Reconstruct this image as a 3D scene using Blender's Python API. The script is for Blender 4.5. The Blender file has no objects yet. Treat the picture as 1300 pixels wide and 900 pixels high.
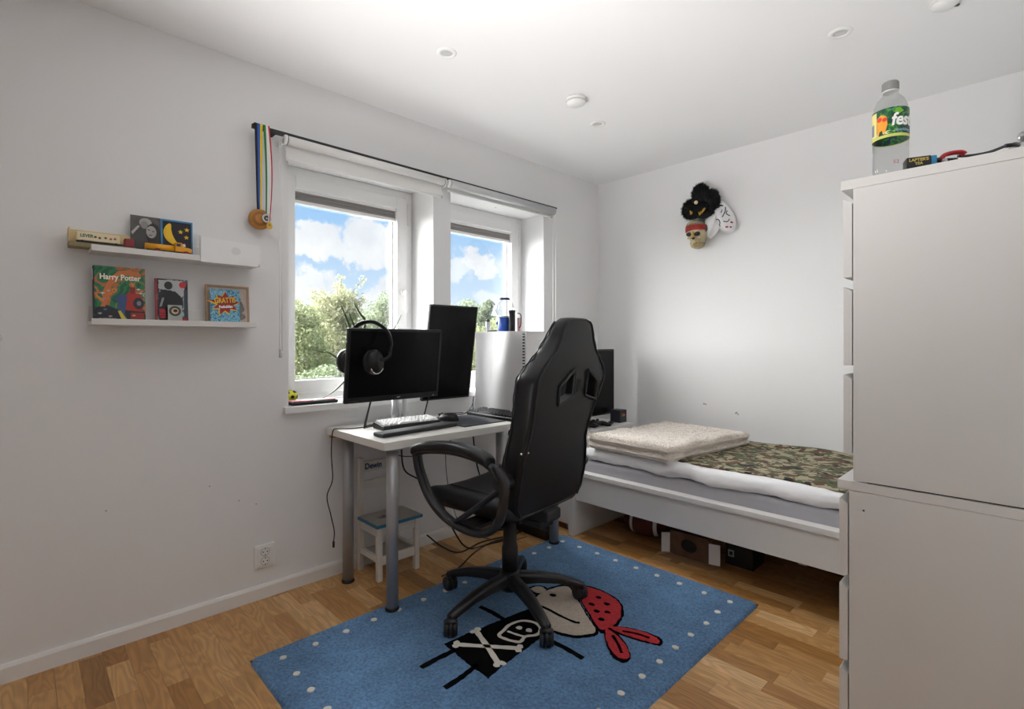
import bpy, bmesh, math, random
import numpy as np
from mathutils import Vector, Matrix, noise as mnoise

random.seed(7)
S = bpy.context.scene
COL = S.collection
PI = math.pi
R = math.radians

# ---------------------------------------------------------------- camera
cam_data = bpy.data.cameras.new('camera')
cam = bpy.data.objects.new('camera', cam_data)
COL.objects.link(cam)
cam_data.sensor_width = 36.0
cam_data.lens = 18.0
cam_data.shift_y = -15.5 / 1300
cam_data.clip_start = 0.02
cam_data.clip_end = 400
cam.location = (2.45, 0.0, 1.155)
cam.rotation_euler = (R(90), 0, R(46))
S.camera = cam

# ---------------------------------------------------------------- view
S.view_settings.view_transform = 'Standard'
S.view_settings.look = 'None'
S.view_settings.gamma = 1.0
S.view_settings.use_curve_mapping = False
S.view_settings.exposure = 0.58
S.cycles.diffuse_bounces = 7
S.cycles.max_bounces = 14
S.cycles.transparent_max_bounces = 16
S.cycles.sample_clamp_indirect = 6.0


def lin(h):
    h = h.lstrip('#')
    out = []
    for i in (0, 2, 4):
        c = int(h[i:i + 2], 16) / 255
        out.append(c / 12.92 if c <= 0.04045 else ((c + 0.055) / 1.055) ** 2.4)
    return (out[0], out[1], out[2], 1.0)


# ---------------------------------------------------------------- sky
def build_world():
    w = bpy.data.worlds.new('summer_sky')
    S.world = w
    w.use_nodes = True
    nt = w.node_tree
    nt.nodes.clear()
    N, L = nt.nodes.new, nt.links.new
    out = N('ShaderNodeOutputWorld')
    bg = N('ShaderNodeBackground')
    tc = N('ShaderNodeTexCoord')
    sep = N('ShaderNodeSeparateXYZ')
    L(tc.outputs['Generated'], sep.inputs[0])
    # clear-sky gradient with height
    ramp = N('ShaderNodeValToRGB')
    e = ramp.color_ramp.elements
    e[0].position = 0.0
    e[0].color = (0.74, 0.84, 0.93, 1)
    e[1].position = 0.6
    e[1].color = (0.13, 0.30, 0.62, 1)
    m = e.new(0.22)
    m.color = (0.33, 0.56, 0.86, 1)
    L(sep.outputs['Z'], ramp.inputs[0])

    def math_node(op, a, b=None, clamp=False):
        n = N('ShaderNodeMath')
        n.operation = op
        n.use_clamp = clamp
        for k, v in enumerate((a, b)):
            if v is None:
                continue
            if isinstance(v, (int, float)):
                n.inputs[k].default_value = v
            else:
                L(v, n.inputs[k])
        return n.outputs[0]

    # direction, puffed by noise, for the cumulus heads
    nz = N('ShaderNodeTexNoise')
    nz.inputs['Scale'].default_value = 12.0
    nz.inputs['Detail'].default_value = 6.0
    nz.inputs['Roughness'].default_value = 0.62
    L(tc.outputs['Generated'], nz.inputs['Vector'])
    sub = N('ShaderNodeVectorMath')
    sub.operation = 'SUBTRACT'
    L(nz.outputs['Color'], sub.inputs[0])
    sub.inputs[1].default_value = (0.5, 0.5, 0.5)
    scl = N('ShaderNodeVectorMath')
    scl.operation = 'SCALE'
    L(sub.outputs[0], scl.inputs[0])
    scl.inputs['Scale'].default_value = 0.15
    add = N('ShaderNodeVectorMath')
    add.operation = 'ADD'
    L(tc.outputs['Generated'], add.inputs[0])
    L(scl.outputs[0], add.inputs[1])
    total = None
    for (az, el, rad, amp) in CLOUDS:
        c = Vector((math.cos(el) * math.cos(az), math.cos(el) * math.sin(az), math.sin(el)))
        d = N('ShaderNodeVectorMath')
        d.operation = 'SUBTRACT'
        L(add.outputs[0], d.inputs[0])
        d.inputs[1].default_value = c
        f = N('ShaderNodeVectorMath')
        f.operation = 'MULTIPLY'
        L(d.outputs[0], f.inputs[0])
        f.inputs[1].default_value = (1, 1, 1.45)
        ln = N('ShaderNodeVectorMath')
        ln.operation = 'LENGTH'
        L(f.outputs[0], ln.inputs[0])
        mr = N('ShaderNodeMapRange')
        mr.interpolation_type = 'SMOOTHSTEP'
        mr.inputs['From Min'].default_value = rad
        mr.inputs['From Max'].default_value = rad * 0.68
        mr.inputs['To Max'].default_value = amp
        L(ln.outputs['Value'], mr.inputs['Value'])
        total = mr.outputs[0] if total is None else math_node('MAXIMUM', total, mr.outputs[0])
    # scattered cloud over the whole sky
    big = N('ShaderNodeTexNoise')
    big.inputs['Scale'].default_value = 3.1
    big.inputs['Detail'].default_value = 8.0
    big.inputs['Roughness'].default_value = 0.6
    mp = N('ShaderNodeMapping')
    mp.inputs['Scale'].default_value = (1, 1, 1.7)
    mp.inputs['Location'].default_value = (4.3, 1.7, 0.2)
    L(tc.outputs['Generated'], mp.inputs[0])
    L(mp.outputs[0], big.inputs['Vector'])
    bm = N('ShaderNodeMapRange')
    bm.interpolation_type = 'SMOOTHSTEP'
    bm.inputs['From Min'].default_value = 0.585
    bm.inputs['From Max'].default_value = 0.70
    bm.inputs['To Max'].default_value = 0.8
    L(big.outputs[0], bm.inputs['Value'])
    total = math_node('MAXIMUM', total, bm.outputs[0])
    shade = N('ShaderNodeTexNoise')
    shade.inputs['Scale'].default_value = 11.0
    shade.inputs['Detail'].default_value = 5.0
    L(tc.outputs['Generated'], shade.inputs['Vector'])
    cr = N('ShaderNodeValToRGB')
    cr.color_ramp.elements[0].position = 0.34
    cr.color_ramp.elements[0].color = (0.74, 0.78, 0.84, 1)
    cr.color_ramp.elements[1].position = 0.6
    cr.color_ramp.elements[1].color = (0.95, 0.96, 0.97, 1)
    L(shade.outputs[0], cr.inputs[0])
    mix = N('ShaderNodeMix')
    mix.data_type = 'RGBA'
    L(total, mix.inputs['Factor'])
    L(ramp.outputs[0], mix.inputs['A'])
    L(cr.outputs[0], mix.inputs['B'])
    L(mix.outputs['Result'], bg.inputs['Color'])
    bg.inputs['Strength'].default_value = SKY_STRENGTH
    L(bg.outputs[0], out.inputs[0])


SKY_STRENGTH = 0.80
# azimuth, elevation, radius, density of the larger cumulus heads
CLOUDS = [(R(157.5), R(10.6), 0.062, 1.0), (R(154.5), R(9.6), 0.04, 1.0), (R(151.0), R(10.6), 0.072, 1.0), (R(148.5), R(9.4), 0.045, 1.0), (R(162), R(10.0), 0.05, 0.9),
          (R(157.5), R(5.0), 0.065, 0.95), (R(160.5), R(3.5), 0.07, 0.9), (R(148.5), R(5.2), 0.060, 0.95), (R(152.5), R(3.0), 0.07, 0.85), (R(146), R(3.2), 0.07, 0.9),
          (R(139.8), R(9.0), 0.042, 0.95), (R(142.0), R(8.0), 0.030, 0.7), (R(136.0), R(8.2), 0.030, 0.6), (R(138.5), R(3.4), 0.05, 0.6), (R(143), R(2.0), 0.06, 0.5),
          (R(124), R(13), 0.09, 0.9), (R(176), R(7), 0.10, 0.9), (R(190), R(15), 0.12, 0.9), (R(110), R(8), 0.10, 0.9)]
build_world()

# hazy sun, high on the window side
sd = bpy.data.lights.new('sun', 'SUN')
sd.energy = 33.0
sd.angle = R(95)
sd.color = (1.0, 0.99, 0.975)
sun = bpy.data.objects.new('sun', sd)
COL.objects.link(sun)
sun.location = (-6, -3, 8)
sun.rotation_euler = Vector((-0.74, -0.44, 0.46)).to_track_quat('Z', 'Y').to_euler()

# added fill lamp, out of view, aimed at the ceiling to brighten the room
fd = bpy.data.lights.new('bounce_fill', 'AREA')
fd.shape = 'DISK'
fd.size = 0.8
fd.spread = R(68)
fd.energy = 12.5
fd.color = (1.0, 0.985, 0.97)
fl = bpy.data.objects.new('bounce_fill', fd)
COL.objects.link(fl)
fl.location = (1.25, -0.80, 0.45)
fl.rotation_euler = Vector((1.25 - 1.50, -0.80 - 1.0, 0.45 - 2.40)).to_track_quat('Z', 'Y').to_euler()


# ---------------------------------------------------------------- materials
MATS = {}


def mat(name, col, rough=0.5, metal=0.0, spec=0.5, bump=None, var=None, coat=0.0, rnd=0.0, alpha=None, trans=0.0, sheen=0.0):
    """col: '#hex' or linear tuple. bump=(scale,strength). var=(scale,amount) blotchy tone change. rnd: tone per object/island."""
    if name in MATS:
        return MATS[name]
    if isinstance(col, str):
        col = lin(col)
    m = bpy.data.materials.new(name)
    m.use_nodes = True
    nt = m.node_tree
    b = nt.nodes['Principled BSDF']
    b.inputs['Base Color'].default_value = (*col[:3], 1)
    b.inputs['Roughness'].default_value = rough
    b.inputs['Metallic'].default_value = metal
    b.inputs['Specular IOR Level'].default_value = spec
    b.inputs['Coat Weight'].default_value = coat
    b.inputs['Transmission Weight'].default_value = trans
    b.inputs['Sheen Weight'].default_value = sheen
    N, L = nt.nodes.new, nt.links.new
    tc = N('ShaderNodeTexCoord')
    src = None
    if var or rnd:
        hsv = N('ShaderNodeHueSaturation')
        hsv.inputs['Color'].default_value = (*col[:3], 1)
        val = None
        if var:
            nz = N('ShaderNodeTexNoise')
            nz.inputs['Scale'].default_value = var[0]
            nz.inputs['Detail'].default_value = 4
            L(tc.outputs['Object'], nz.inputs['Vector'])
            mr = N('ShaderNodeMapRange')
            mr.inputs['From Min'].default_value = 0.3
            mr.inputs['From Max'].default_value = 0.7
            mr.inputs['To Min'].default_value = 1 - var[1]
            mr.inputs['To Max'].default_value = 1 + var[1]
            L(nz.outputs[0], mr.inputs['Value'])
            val = mr.outputs[0]
        if rnd:
            gi = N('ShaderNodeNewGeometry')
            mr = N('ShaderNodeMapRange')
            mr.inputs['To Min'].default_value = 1 - rnd
            mr.inputs['To Max'].default_value = 1 + rnd
            L(gi.outputs['Random Per Island'], mr.inputs['Value'])
            if val is None:
                val = mr.outputs[0]
            else:
                mm = N('ShaderNodeMath')
                mm.operation = 'MULTIPLY'
                L(val, mm.inputs[0])
                L(mr.outputs[0], mm.inputs[1])
                val = mm.outputs[0]
        L(val, hsv.inputs['Value'])
        L(hsv.outputs[0], b.inputs['Base Color'])
    if bump:
        nz = N('ShaderNodeTexNoise')
        nz.inputs['Scale'].default_value = bump[0]
        nz.inputs['Detail'].default_value = 3
        L(tc.outputs['Object'], nz.inputs['Vector'])
        bp = N('ShaderNodeBump')
        bp.inputs['Strength'].default_value = bump[1]
        bp.inputs['Distance'].default_value = 0.004
        L(nz.outputs[0], bp.inputs['Height'])
        L(bp.outputs[0], b.inputs['Normal'])
    MATS[name] = m
    return m


WALL = mat('wall_paint', (0.80, 0.80, 0.805), 0.75, spec=0.3, bump=(90, 0.05), var=(1.5, 0.012))
CEIL = mat('ceiling_paint', (0.83, 0.83, 0.835), 0.8, spec=0.2)
TRIM = mat('white_gloss_trim', (0.80, 0.79, 0.775), 0.38)
UPVC = mat('white_window_frame', (0.83, 0.83, 0.83), 0.3)
FOIL = mat('white_furniture_foil', (0.70, 0.69, 0.675), 0.42, bump=(160, 0.02))
DESKW = mat('desk_white', (0.74, 0.725, 0.69), 0.4)
BLACKP = mat('black_plastic', (0.010, 0.010, 0.011), 0.38, spec=0.35)
BLACKM = mat('black_matte', (0.014, 0.014, 0.016), 0.6)
LEATHER = mat('black_leatherette', (0.0075, 0.0077, 0.0092), 0.37, bump=(420, 0.12), spec=0.34)
SCREEN = mat('dark_screen', (0.004, 0.004, 0.005), 0.25, spec=0.2)
STEEL = mat('brushed_steel', (0.36, 0.36, 0.37), 0.38, metal=0.45)
CHROME = mat('chrome', (0.75, 0.75, 0.76), 0.18, metal=1.0)
WHITEP = mat('white_plastic', (0.82, 0.82, 0.81), 0.4)
PAPER = mat('white_paper', (0.84, 0.84, 0.84), 0.8)
GREYD = mat('dark_grey', (0.05, 0.05, 0.055), 0.5)
RED = mat('red', lin('#b3202a'), 0.5)
YEL = mat('yellow', lin('#f0c320'), 0.5)
ORANGE = mat('orange', lin('#e8a11c'), 0.45)
BLUE = mat('blue', lin('#1d4fa0'), 0.4)
GREEN = mat('green', lin('#1f6b3a'), 0.5)
GOLD = mat('gold', lin('#c9a24a'), 0.35, metal=0.7)
WOODT = mat('light_wood', lin('#b98848'), 0.5, var=(30, 0.15))


def glass_mat(name, tint=(1, 1, 1), refl=0.06, edge=0.65, power=4.0):
    """thin clear sheet: what is behind stays visible, with a Fresnel sheen"""
    m = bpy.data.materials.new(name)
    m.use_nodes = True
    nt = m.node_tree
    nt.nodes.clear()
    N, L = nt.nodes.new, nt.links.new
    out, mix, tr, gl, lw, pw, fr = N('ShaderNodeOutputMaterial'), N('ShaderNodeMixShader'), N('ShaderNodeBsdfTransparent'), N('ShaderNodeBsdfGlossy'), N('ShaderNodeLayerWeight'), N('ShaderNodeMath'), N('ShaderNodeMapRange')
    pw.operation = 'POWER'
    pw.inputs[1].default_value = power
    L(lw.outputs['Facing'], pw.inputs[0])
    L(pw.outputs[0], fr.inputs['Value'])
    fr.inputs['To Min'].default_value = 0.04
    fr.inputs['To Max'].default_value = edge
    tr.inputs[0].default_value = (*tint, 1)
    gl.inputs['Roughness'].default_value = refl
    L(fr.outputs[0], mix.inputs[0])
    L(tr.outputs[0], mix.inputs[1])
    L(gl.outputs[0], mix.inputs[2])
    L(mix.outputs[0], out.inputs[0])
    MATS[name] = m
    return m


GLASS = glass_mat('window_glass', (0.985, 0.99, 0.985), 0.02)
CLEARP = glass_mat('clear_plastic', (0.88, 0.89, 0.885), 0.10, 0.85, 3.0)


def floor_mat():
    m = bpy.data.materials.new('oak_parquet')
    m.use_nodes = True
    nt = m.node_tree
    b = nt.nodes['Principled BSDF']
    N, L = nt.nodes.new, nt.links.new
    tc, oi, geo = N('ShaderNodeTexCoord'), N('ShaderNodeObjectInfo'), N('ShaderNodeNewGeometry')
    add = N('ShaderNodeMath')
    add.operation = 'ADD'
    L(oi.outputs['Random'], add.inputs[0])
    L(geo.outputs['Random Per Island'], add.inputs[1])
    fr = N('ShaderNodeMath')
    fr.operation = 'FRACT'
    L(add.outputs[0], fr.inputs[0])
    # grain runs along the strip, shifted for every strip
    mp = N('ShaderNodeMapping')
    mp.inputs['Scale'].default_value = (3.0, 75, 1)
    off = N('ShaderNodeCombineXYZ')
    mul = N('ShaderNodeMath')
    mul.operation = 'MULTIPLY'
    mul.inputs[1].default_value = 53.0
    L(fr.outputs[0], mul.inputs[0])
    L(mul.outputs[0], off.inputs[0])
    L(mul.outputs[0], off.inputs[2])
    L(geo.outputs['Position'], mp.inputs['Vector'])
    L(off.outputs[0], mp.inputs['Location'])
    nz = N('ShaderNodeTexNoise')
    nz.inputs['Scale'].default_value = 1.0
    nz.inputs['Detail'].default_value = 6
    nz.inputs['Roughness'].default_value = 0.6
    nz.inputs['Distortion'].default_value = 0.8
    L(mp.outputs[0], nz.inputs['Vector'])
    # cathedral figure: contour lines of a stretched noise
    mp2 = N('ShaderNodeMapping')
    mp2.inputs['Scale'].default_value = (2.0, 9.5, 1)
    L(geo.outputs['Position'], mp2.inputs['Vector'])
    L(off.outputs[0], mp2.inputs['Location'])
    n2 = N('ShaderNodeTexNoise')
    n2.inputs['Scale'].default_value = 1.0
    n2.inputs['Detail'].default_value = 2.0
    L(mp2.outputs[0], n2.inputs['Vector'])
    k2 = N('ShaderNodeMath')
    k2.operation = 'MULTIPLY'
    k2.inputs[1].default_value = 95.0
    L(n2.outputs[0], k2.inputs[0])
    wv = N('ShaderNodeMath')
    wv.operation = 'SINE'
    L(k2.outputs[0], wv.inputs[0])
    ramp = N('ShaderNodeValToRGB')
    e = ramp.color_ramp.elements
    e[0].position, e[0].color = 0.0, lin('#8f673d')
    e[1].position, e[1].color = 1.0, lin('#d8b384')
    for p, c in ((0.10, '#a5753f'), (0.35, '#b98a54'), (0.60, '#c0925b'), (0.82, '#c79b66'), (0.92, '#d2a671')):
        e.new(p).color = lin(c)
    L(fr.outputs[0], ramp.inputs[0])
    hs = N('ShaderNodeHueSaturation')
    L(ramp.outputs[0], hs.inputs['Color'])
    mr = N('ShaderNodeMapRange')
    mr.inputs['From Min'].default_value = 0.3
    mr.inputs['From Max'].default_value = 0.7
    mr.inputs['To Min'].default_value = 0.84
    mr.inputs['To Max'].default_value = 1.12
    L(nz.outputs[0], mr.inputs['Value'])
    mr2 = N('ShaderNodeMapRange')
    mr2.inputs['From Min'].default_value = -1.0
    mr2.inputs['To Min'].default_value = 0.86
    mr2.inputs['To Max'].default_value = 1.08
    L(wv.outputs[0], mr2.inputs['Value'])
    mm = N('ShaderNodeMath')
    mm.operation = 'MULTIPLY'
    L(mr.outputs[0], mm.inputs[0])
    L(mr2.outputs[0], mm.inputs[1])
    L(mm.outputs[0], hs.inputs['Value'])
    L(hs.outputs[0], b.inputs['Base Color'])
    b.inputs['Roughness'].default_value = 0.36
    b.inputs['Specular IOR Level'].default_value = 0.45
    bp = N('ShaderNodeBump')
    bp.inputs['Strength'].default_value = 0.06
    bp.inputs['Distance'].default_value = 0.002
    L(nz.outputs[0], bp.inputs['Height'])
    L(bp.outputs[0], b.inputs['Normal'])
    return m


OAK = floor_mat()


def ramp_mat(name, stops, scale=6.0, detail=4.0, rough=0.5, constant=True, voronoi=False, stretch=(1, 1, 1), bump=0.0, distort=0.0):
    """colours picked by a noise value: prints, camouflage, mottled things"""
    m = bpy.data.materials.new(name)
    m.use_nodes = True
    nt = m.node_tree
    b = nt.nodes['Principled BSDF']
    N, L = nt.nodes.new, nt.links.new
    tc, mp = N('ShaderNodeTexCoord'), N('ShaderNodeMapping')
    mp.inputs['Scale'].default_value = stretch
    L(tc.outputs['Object'], mp.inputs['Vector'])
    if voronoi:
        t = N('ShaderNodeTexVoronoi')
        t.inputs['Scale'].default_value = scale
        sep = N('ShaderNodeSeparateColor')
        L(t.outputs['Color'], sep.inputs[0])
        v = sep.outputs[0]
    else:
        t = N('ShaderNodeTexNoise')
        t.inputs['Scale'].default_value = scale
        t.inputs['Detail'].default_value = detail
        t.inputs['Distortion'].default_value = distort
        v = t.outputs[0]
    L(mp.outputs[0], t.inputs['Vector'])
    r = N('ShaderNodeValToRGB')
    if constant:
        r.color_ramp.interpolation = 'CONSTANT'
    e = r.color_ramp.elements
    e[0].position, e[0].color = stops[0][0], lin(stops[0][1])
    e[1].position, e[1].color = stops[-1][0], lin(stops[-1][1])
    for p, c in stops[1:-1]:
        e.new(p).color = lin(c)
    L(v, r.inputs[0])
    L(r.outputs[0], b.inputs['Base Color'])
    b.inputs['Roughness'].default_value = rough
    if bump:
        bp = N('ShaderNodeBump')
        bp.inputs['Strength'].default_value = bump
        bp.inputs['Distance'].default_value = 0.003
        L(v, bp.inputs['Height'])
        L(bp.outputs[0], b.inputs['Normal'])
    MATS[name] = m
    return m


def pile_mat(name, c, amt=.40):
    """cut-pile tufts: fine mottling and relief, with brushed patches"""
    m = mat(name, c, .97, spec=.1, sheen=.15)
    nt = m.node_tree
    b = nt.nodes['Principled BSDF']
    N, L = nt.nodes.new, nt.links.new
    tc = N('ShaderNodeTexCoord')
    vals = []
    for sc_, d_ in ((95, 5), (5, 3)):
        n = N('ShaderNodeTexNoise')
        n.inputs['Scale'].default_value = sc_
        n.inputs['Detail'].default_value = d_
        n.inputs['Roughness'].default_value = .7
        L(tc.outputs['Object'], n.inputs['Vector'])
        r = N('ShaderNodeMapRange')
        r.inputs['From Min'].default_value, r.inputs['From Max'].default_value = .32, .68
        a_ = amt if sc_ > 50 else amt * .45
        r.inputs['To Min'].default_value, r.inputs['To Max'].default_value = 1 - a_, 1 + a_
        L(n.outputs[0], r.inputs['Value'])
        vals.append((n, r))
    mu = N('ShaderNodeMath')
    mu.operation = 'MULTIPLY'
    L(vals[0][1].outputs[0], mu.inputs[0])
    L(vals[1][1].outputs[0], mu.inputs[1])
    h = N('ShaderNodeHueSaturation')
    h.inputs['Color'].default_value = lin(c)
    L(mu.outputs[0], h.inputs['Value'])
    L(h.outputs[0], b.inputs['Base Color'])
    bp = N('ShaderNodeBump')
    bp.inputs['Strength'].default_value = .9
    bp.inputs['Distance'].default_value = .006
    L(vals[0][0].outputs[0], bp.inputs['Height'])
    L(bp.outputs[0], b.inputs['Normal'])
    return m


# ---------------------------------------------------------------- mesh helpers
class MB:
    def __init__(self):
        self.v, self.f, self.s = [], [], []

    def add(self, verts, faces, smooth=False):
        n = len(self.v)
        self.v += [tuple(p) for p in verts]
        self.f += [tuple(i + n for i in f) for f in faces]
        self.s += [smooth] * len(faces)
        return self

    def box(self, x0, x1, y0, y1, z0, z1):
        return self.add([(x0, y0, z0), (x1, y0, z0), (x1, y1, z0), (x0, y1, z0), (x0, y0, z1), (x1, y0, z1), (x1, y1, z1), (x0, y1, z1)],
                        [(0, 3, 2, 1), (4, 5, 6, 7), (0, 1, 5, 4), (1, 2, 6, 5), (2, 3, 7, 6), (3, 0, 4, 7)])

    def obox(self, c, size, rz=0.0, ry=0.0, rx=0.0):
        M = Matrix.Translation(c) @ Matrix.Rotation(rz, 4, 'Z') @ Matrix.Rotation(ry, 4, 'Y') @ Matrix.Rotation(rx, 4, 'X')
        a, b, d = size[0] / 2, size[1] / 2, size[2] / 2
        t = MB().box(-a, a, -b, b, -d, d)
        return self.add([M @ Vector(p) for p in t.v], t.f)

    def bar(self, p, q, w, h, up=(0, 0, 1)):
        """square bar from p to q"""
        p, q = Vector(p), Vector(q)
        z = (q - p).normalized()
        u = Vector(up)
        x = z.cross(u)
        if x.length < 1e-4:
            x = z.cross(Vector((1, 0, 0)))
        x.normalize()
        y = x.cross(z)
        vs = []
        for c in (p, q):
            for a, b in ((-1, -1), (1, -1), (1, 1), (-1, 1)):
                vs.append(c + x * a * w / 2 + y * b * h / 2)
        return self.add(vs, [(0, 1, 2, 3), (7, 6, 5, 4), (0, 4, 5, 1), (1, 5, 6, 2), (2, 6, 7, 3), (3, 7, 4, 0)])

    def tube(self, pts, r, n=10, caps=True, flat=None):
        pts = [Vector(p) for p in pts]
        rr = r if isinstance(r, (list, tuple)) else [r] * len(pts)
        t0 = (pts[1] - pts[0]).normalized()
        ref = Vector((0, 0, 1)) if abs(t0.z) < 0.9 else Vector((1, 0, 0))
        x = t0.cross(ref).normalized()
        rings = []
        for i, p in enumerate(pts):
            if i == 0:
                t = t0
            elif i == len(pts) - 1:
                t = (pts[i] - pts[i - 1]).normalized()
            else:
                t = ((pts[i + 1] - pts[i]).normalized() + (pts[i] - pts[i - 1]).normalized()).normalized()
            x = (x - t * x.dot(t)).normalized()
            y = t.cross(x)
            sx, sy = (1, 1) if flat is None else flat
            rings.append([p + (x * math.cos(2 * PI * k / n) * sx + y * math.sin(2 * PI * k / n) * sy) * rr[i] for k in range(n)])
        vs = [q for ring in rings for q in ring]
        fs = []
        for i in range(len(pts) - 1):
            for k in range(n):
                a, b = i * n + k, i * n + (k + 1) % n
                fs.append((a, b, b + n, a + n))
        self.add(vs, fs, True)
        if caps:
            m = len(self.v) - len(vs)
            self.f.append(tuple(m + k for k in reversed(range(n))))
            self.f.append(tuple(m + (len(pts) - 1) * n + k for k in range(n)))
            self.s += [False, False]
        return self

    def cyl(self, p, q, r, r2=None, n=24):
        return self.tube([p, q], [r, r if r2 is None else r2], n)

    def lathe(self, prof, c=(0, 0, 0), n=28, axis='Z', M=None):
        vs, fs = [], []
        for r, z in prof:
            for k in range(n):
                a = 2 * PI * k / n
                vs.append(Vector((r * math.cos(a), r * math.sin(a), z)))
        for i in range(len(prof) - 1):
            for k in range(n):
                a, b = i * n + k, i * n + (k + 1) % n
                fs.append((a, b, b + n, a + n))
        if axis == 'X':
            vs = [Vector((v.z, v.x, v.y)) for v in vs]
        elif axis == 'Y':
            vs = [Vector((v.y, v.z, v.x)) for v in vs]
        if M is not None:
            vs = [M @ v for v in vs]
        vs = [v + Vector(c) for v in vs]
        return self.add(vs, fs, True)

    def sphere(self, c, r, nu=16, nv=10):
        rx, ry, rz = r if isinstance(r, (tuple, list)) else (r, r, r)
        prof = [(max(1e-5, math.sin(PI * j / nv)), -math.cos(PI * j / nv)) for j in range(nv + 1)]
        M = Matrix.Diagonal((rx, ry, rz, 1))
        return self.lathe(prof, c, nu, M=M)

    def prism(self, poly, h0, h1, M=None):
        """polygon in the xy plane between heights h0 and h1 (ngon caps)"""
        n = len(poly)
        a = sum(poly[i][0] * poly[(i + 1) % n][1] - poly[(i + 1) % n][0] * poly[i][1] for i in range(n))
        if a < 0:
            poly = poly[::-1]
        vs = [Vector((p[0], p[1], h0)) for p in poly] + [Vector((p[0], p[1], h1)) for p in poly]
        if M is not None:
            vs = [M @ v for v in vs]
        fs = [tuple(reversed(range(n))), tuple(range(n, 2 * n))] + [(i, (i + 1) % n, (i + 1) % n + n, i + n) for i in range(n)]
        return self.add(vs, fs)

    def grid(self, fn, nu, nv, smooth=True, close_u=False):
        vs = [fn(i / nu, j / nv) for j in range(nv + 1) for i in range(nu + 1)]
        fs = [(j * (nu + 1) + i, j * (nu + 1) + i + 1, (j + 1) * (nu + 1) + i + 1, (j + 1) * (nu + 1) + i) for j in range(nv) for i in range(nu)]
        return self.add(vs, fs, smooth)

    def xf(self, M):
        self.v = [tuple(M @ Vector(p)) for p in self.v]
        return self


def world_matrix(o):
    m = o.matrix_basis.copy()
    while o.parent is not None:
        o = o.parent
        m = o.matrix_basis @ m
    return m


def obj(name, mb, m, parent=None, bev=0.0, seg=2, sub=0, local=False, origin=None, stuff=False, label=None):
    """one mesh object; vertices given in world space unless local"""
    me = bpy.data.meshes.new(name)
    vs = mb.v
    o = bpy.data.objects.new(name, me)
    if parent is not None:
        o.parent = parent
        if not local:
            inv = world_matrix(parent).inverted()
            vs = [inv @ Vector(p) for p in vs]
    elif origin is not None:
        o.location = origin
        if not local:
            vs = [(p[0] - origin[0], p[1] - origin[1], p[2] - origin[2]) for p in vs]
    me.from_pydata([tuple(p) for p in vs], [], mb.f)
    me.polygons.foreach_set('use_smooth', mb.s)
    me.update()
    if not stuff and len(mb.f) < 40000:
        bm = bmesh.new()
        bm.from_mesh(me)
        bmesh.ops.recalc_face_normals(bm, faces=bm.faces)
        bm.to_mesh(me)
        bm.free()
    if m is not None:
        me.materials.append(m)
    COL.objects.link(o)
    if bev:
        b = o.modifiers.new('bevel', 'BEVEL')
        b.width = bev
        b.segments = seg
        b.limit_method = 'ANGLE'
        b.angle_limit = R(40)
    if sub:
        s = o.modifiers.new('subdivision', 'SUBSURF')
        s.levels = s.render_levels = sub
    if stuff:
        o['kind'] = 'stuff'
    if label:
        o['label'] = label
    return o


def thing(name, label, cat, loc=(0, 0, 0), rotz=0.0, group=None):
    o = bpy.data.objects.new(name, None)
    o.empty_display_size = 0.05
    o.location = loc
    o.rotation_euler = (0, 0, rotz)
    COL.objects.link(o)
    o['label'] = label
    o['category'] = cat
    if group:
        o['group'] = group
    return o


def tag(o, label, cat, group=None):
    o['label'] = label
    o['category'] = cat
    if group:
        o['group'] = group
    return o


def struct(name, mb=None, m=None, loc=(0, 0, 0), **k):
    if mb is None:
        o = bpy.data.objects.new(name, None)
        o.location = loc
        COL.objects.link(o)
    else:
        o = obj(name, mb, m, **k)
    o['kind'] = 'structure'
    return o


def dup(o, parent=None):
    c = o.copy()
    COL.objects.link(c)
    if parent is not None:
        c.parent = parent
    for ch in list(o.children):
        dup(ch, c)
    return c


def face_x(y, z, x):
    """frame on a surface facing +x (right is +y, up is +z)"""
    return Matrix(((0, 0, 1, x), (1, 0, 0, y), (0, 1, 0, z), (0, 0, 0, 1)))


def face_my(x, z, y):
    """frame on a surface facing -y (right is +x, up is +z)"""
    return Matrix(((1, 0, 0, x), (0, 0, -1, y), (0, 1, 0, z), (0, 0, 0, 1)))


def text(name, body, size, m, parent, M, depth=0.0006, sx=1.0, shear=0.0, bend=None, align='CENTER', bold=0.0, label=None):
    c = bpy.data.curves.new('lettering', 'FONT')
    c.body = body
    c.size = size
    c.align_x = align
    c.align_y = 'CENTER'
    c.extrude = depth
    c.shear = shear
    c.offset = bold
    c.resolution_u = 3
    t = bpy.data.objects.new('lettering', c)
    COL.objects.link(t)
    bpy.context.view_layer.update()
    me = bpy.data.meshes.new_from_object(t.evaluated_get(bpy.context.evaluated_depsgraph_get()))
    bpy.data.objects.remove(t)
    bpy.data.curves.remove(c)
    mb = MB()
    vs = [Vector((v.co.x * sx, v.co.y, v.co.z)) for v in me.vertices]
    if bend:
        vs = [bend(v) for v in vs]
    else:
        vs = [M @ v for v in vs]
    mb.add(vs, [tuple(p.vertices) for p in me.polygons])
    bpy.data.meshes.remove(me)
    return obj(name, mb, m, parent, label=label)


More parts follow.
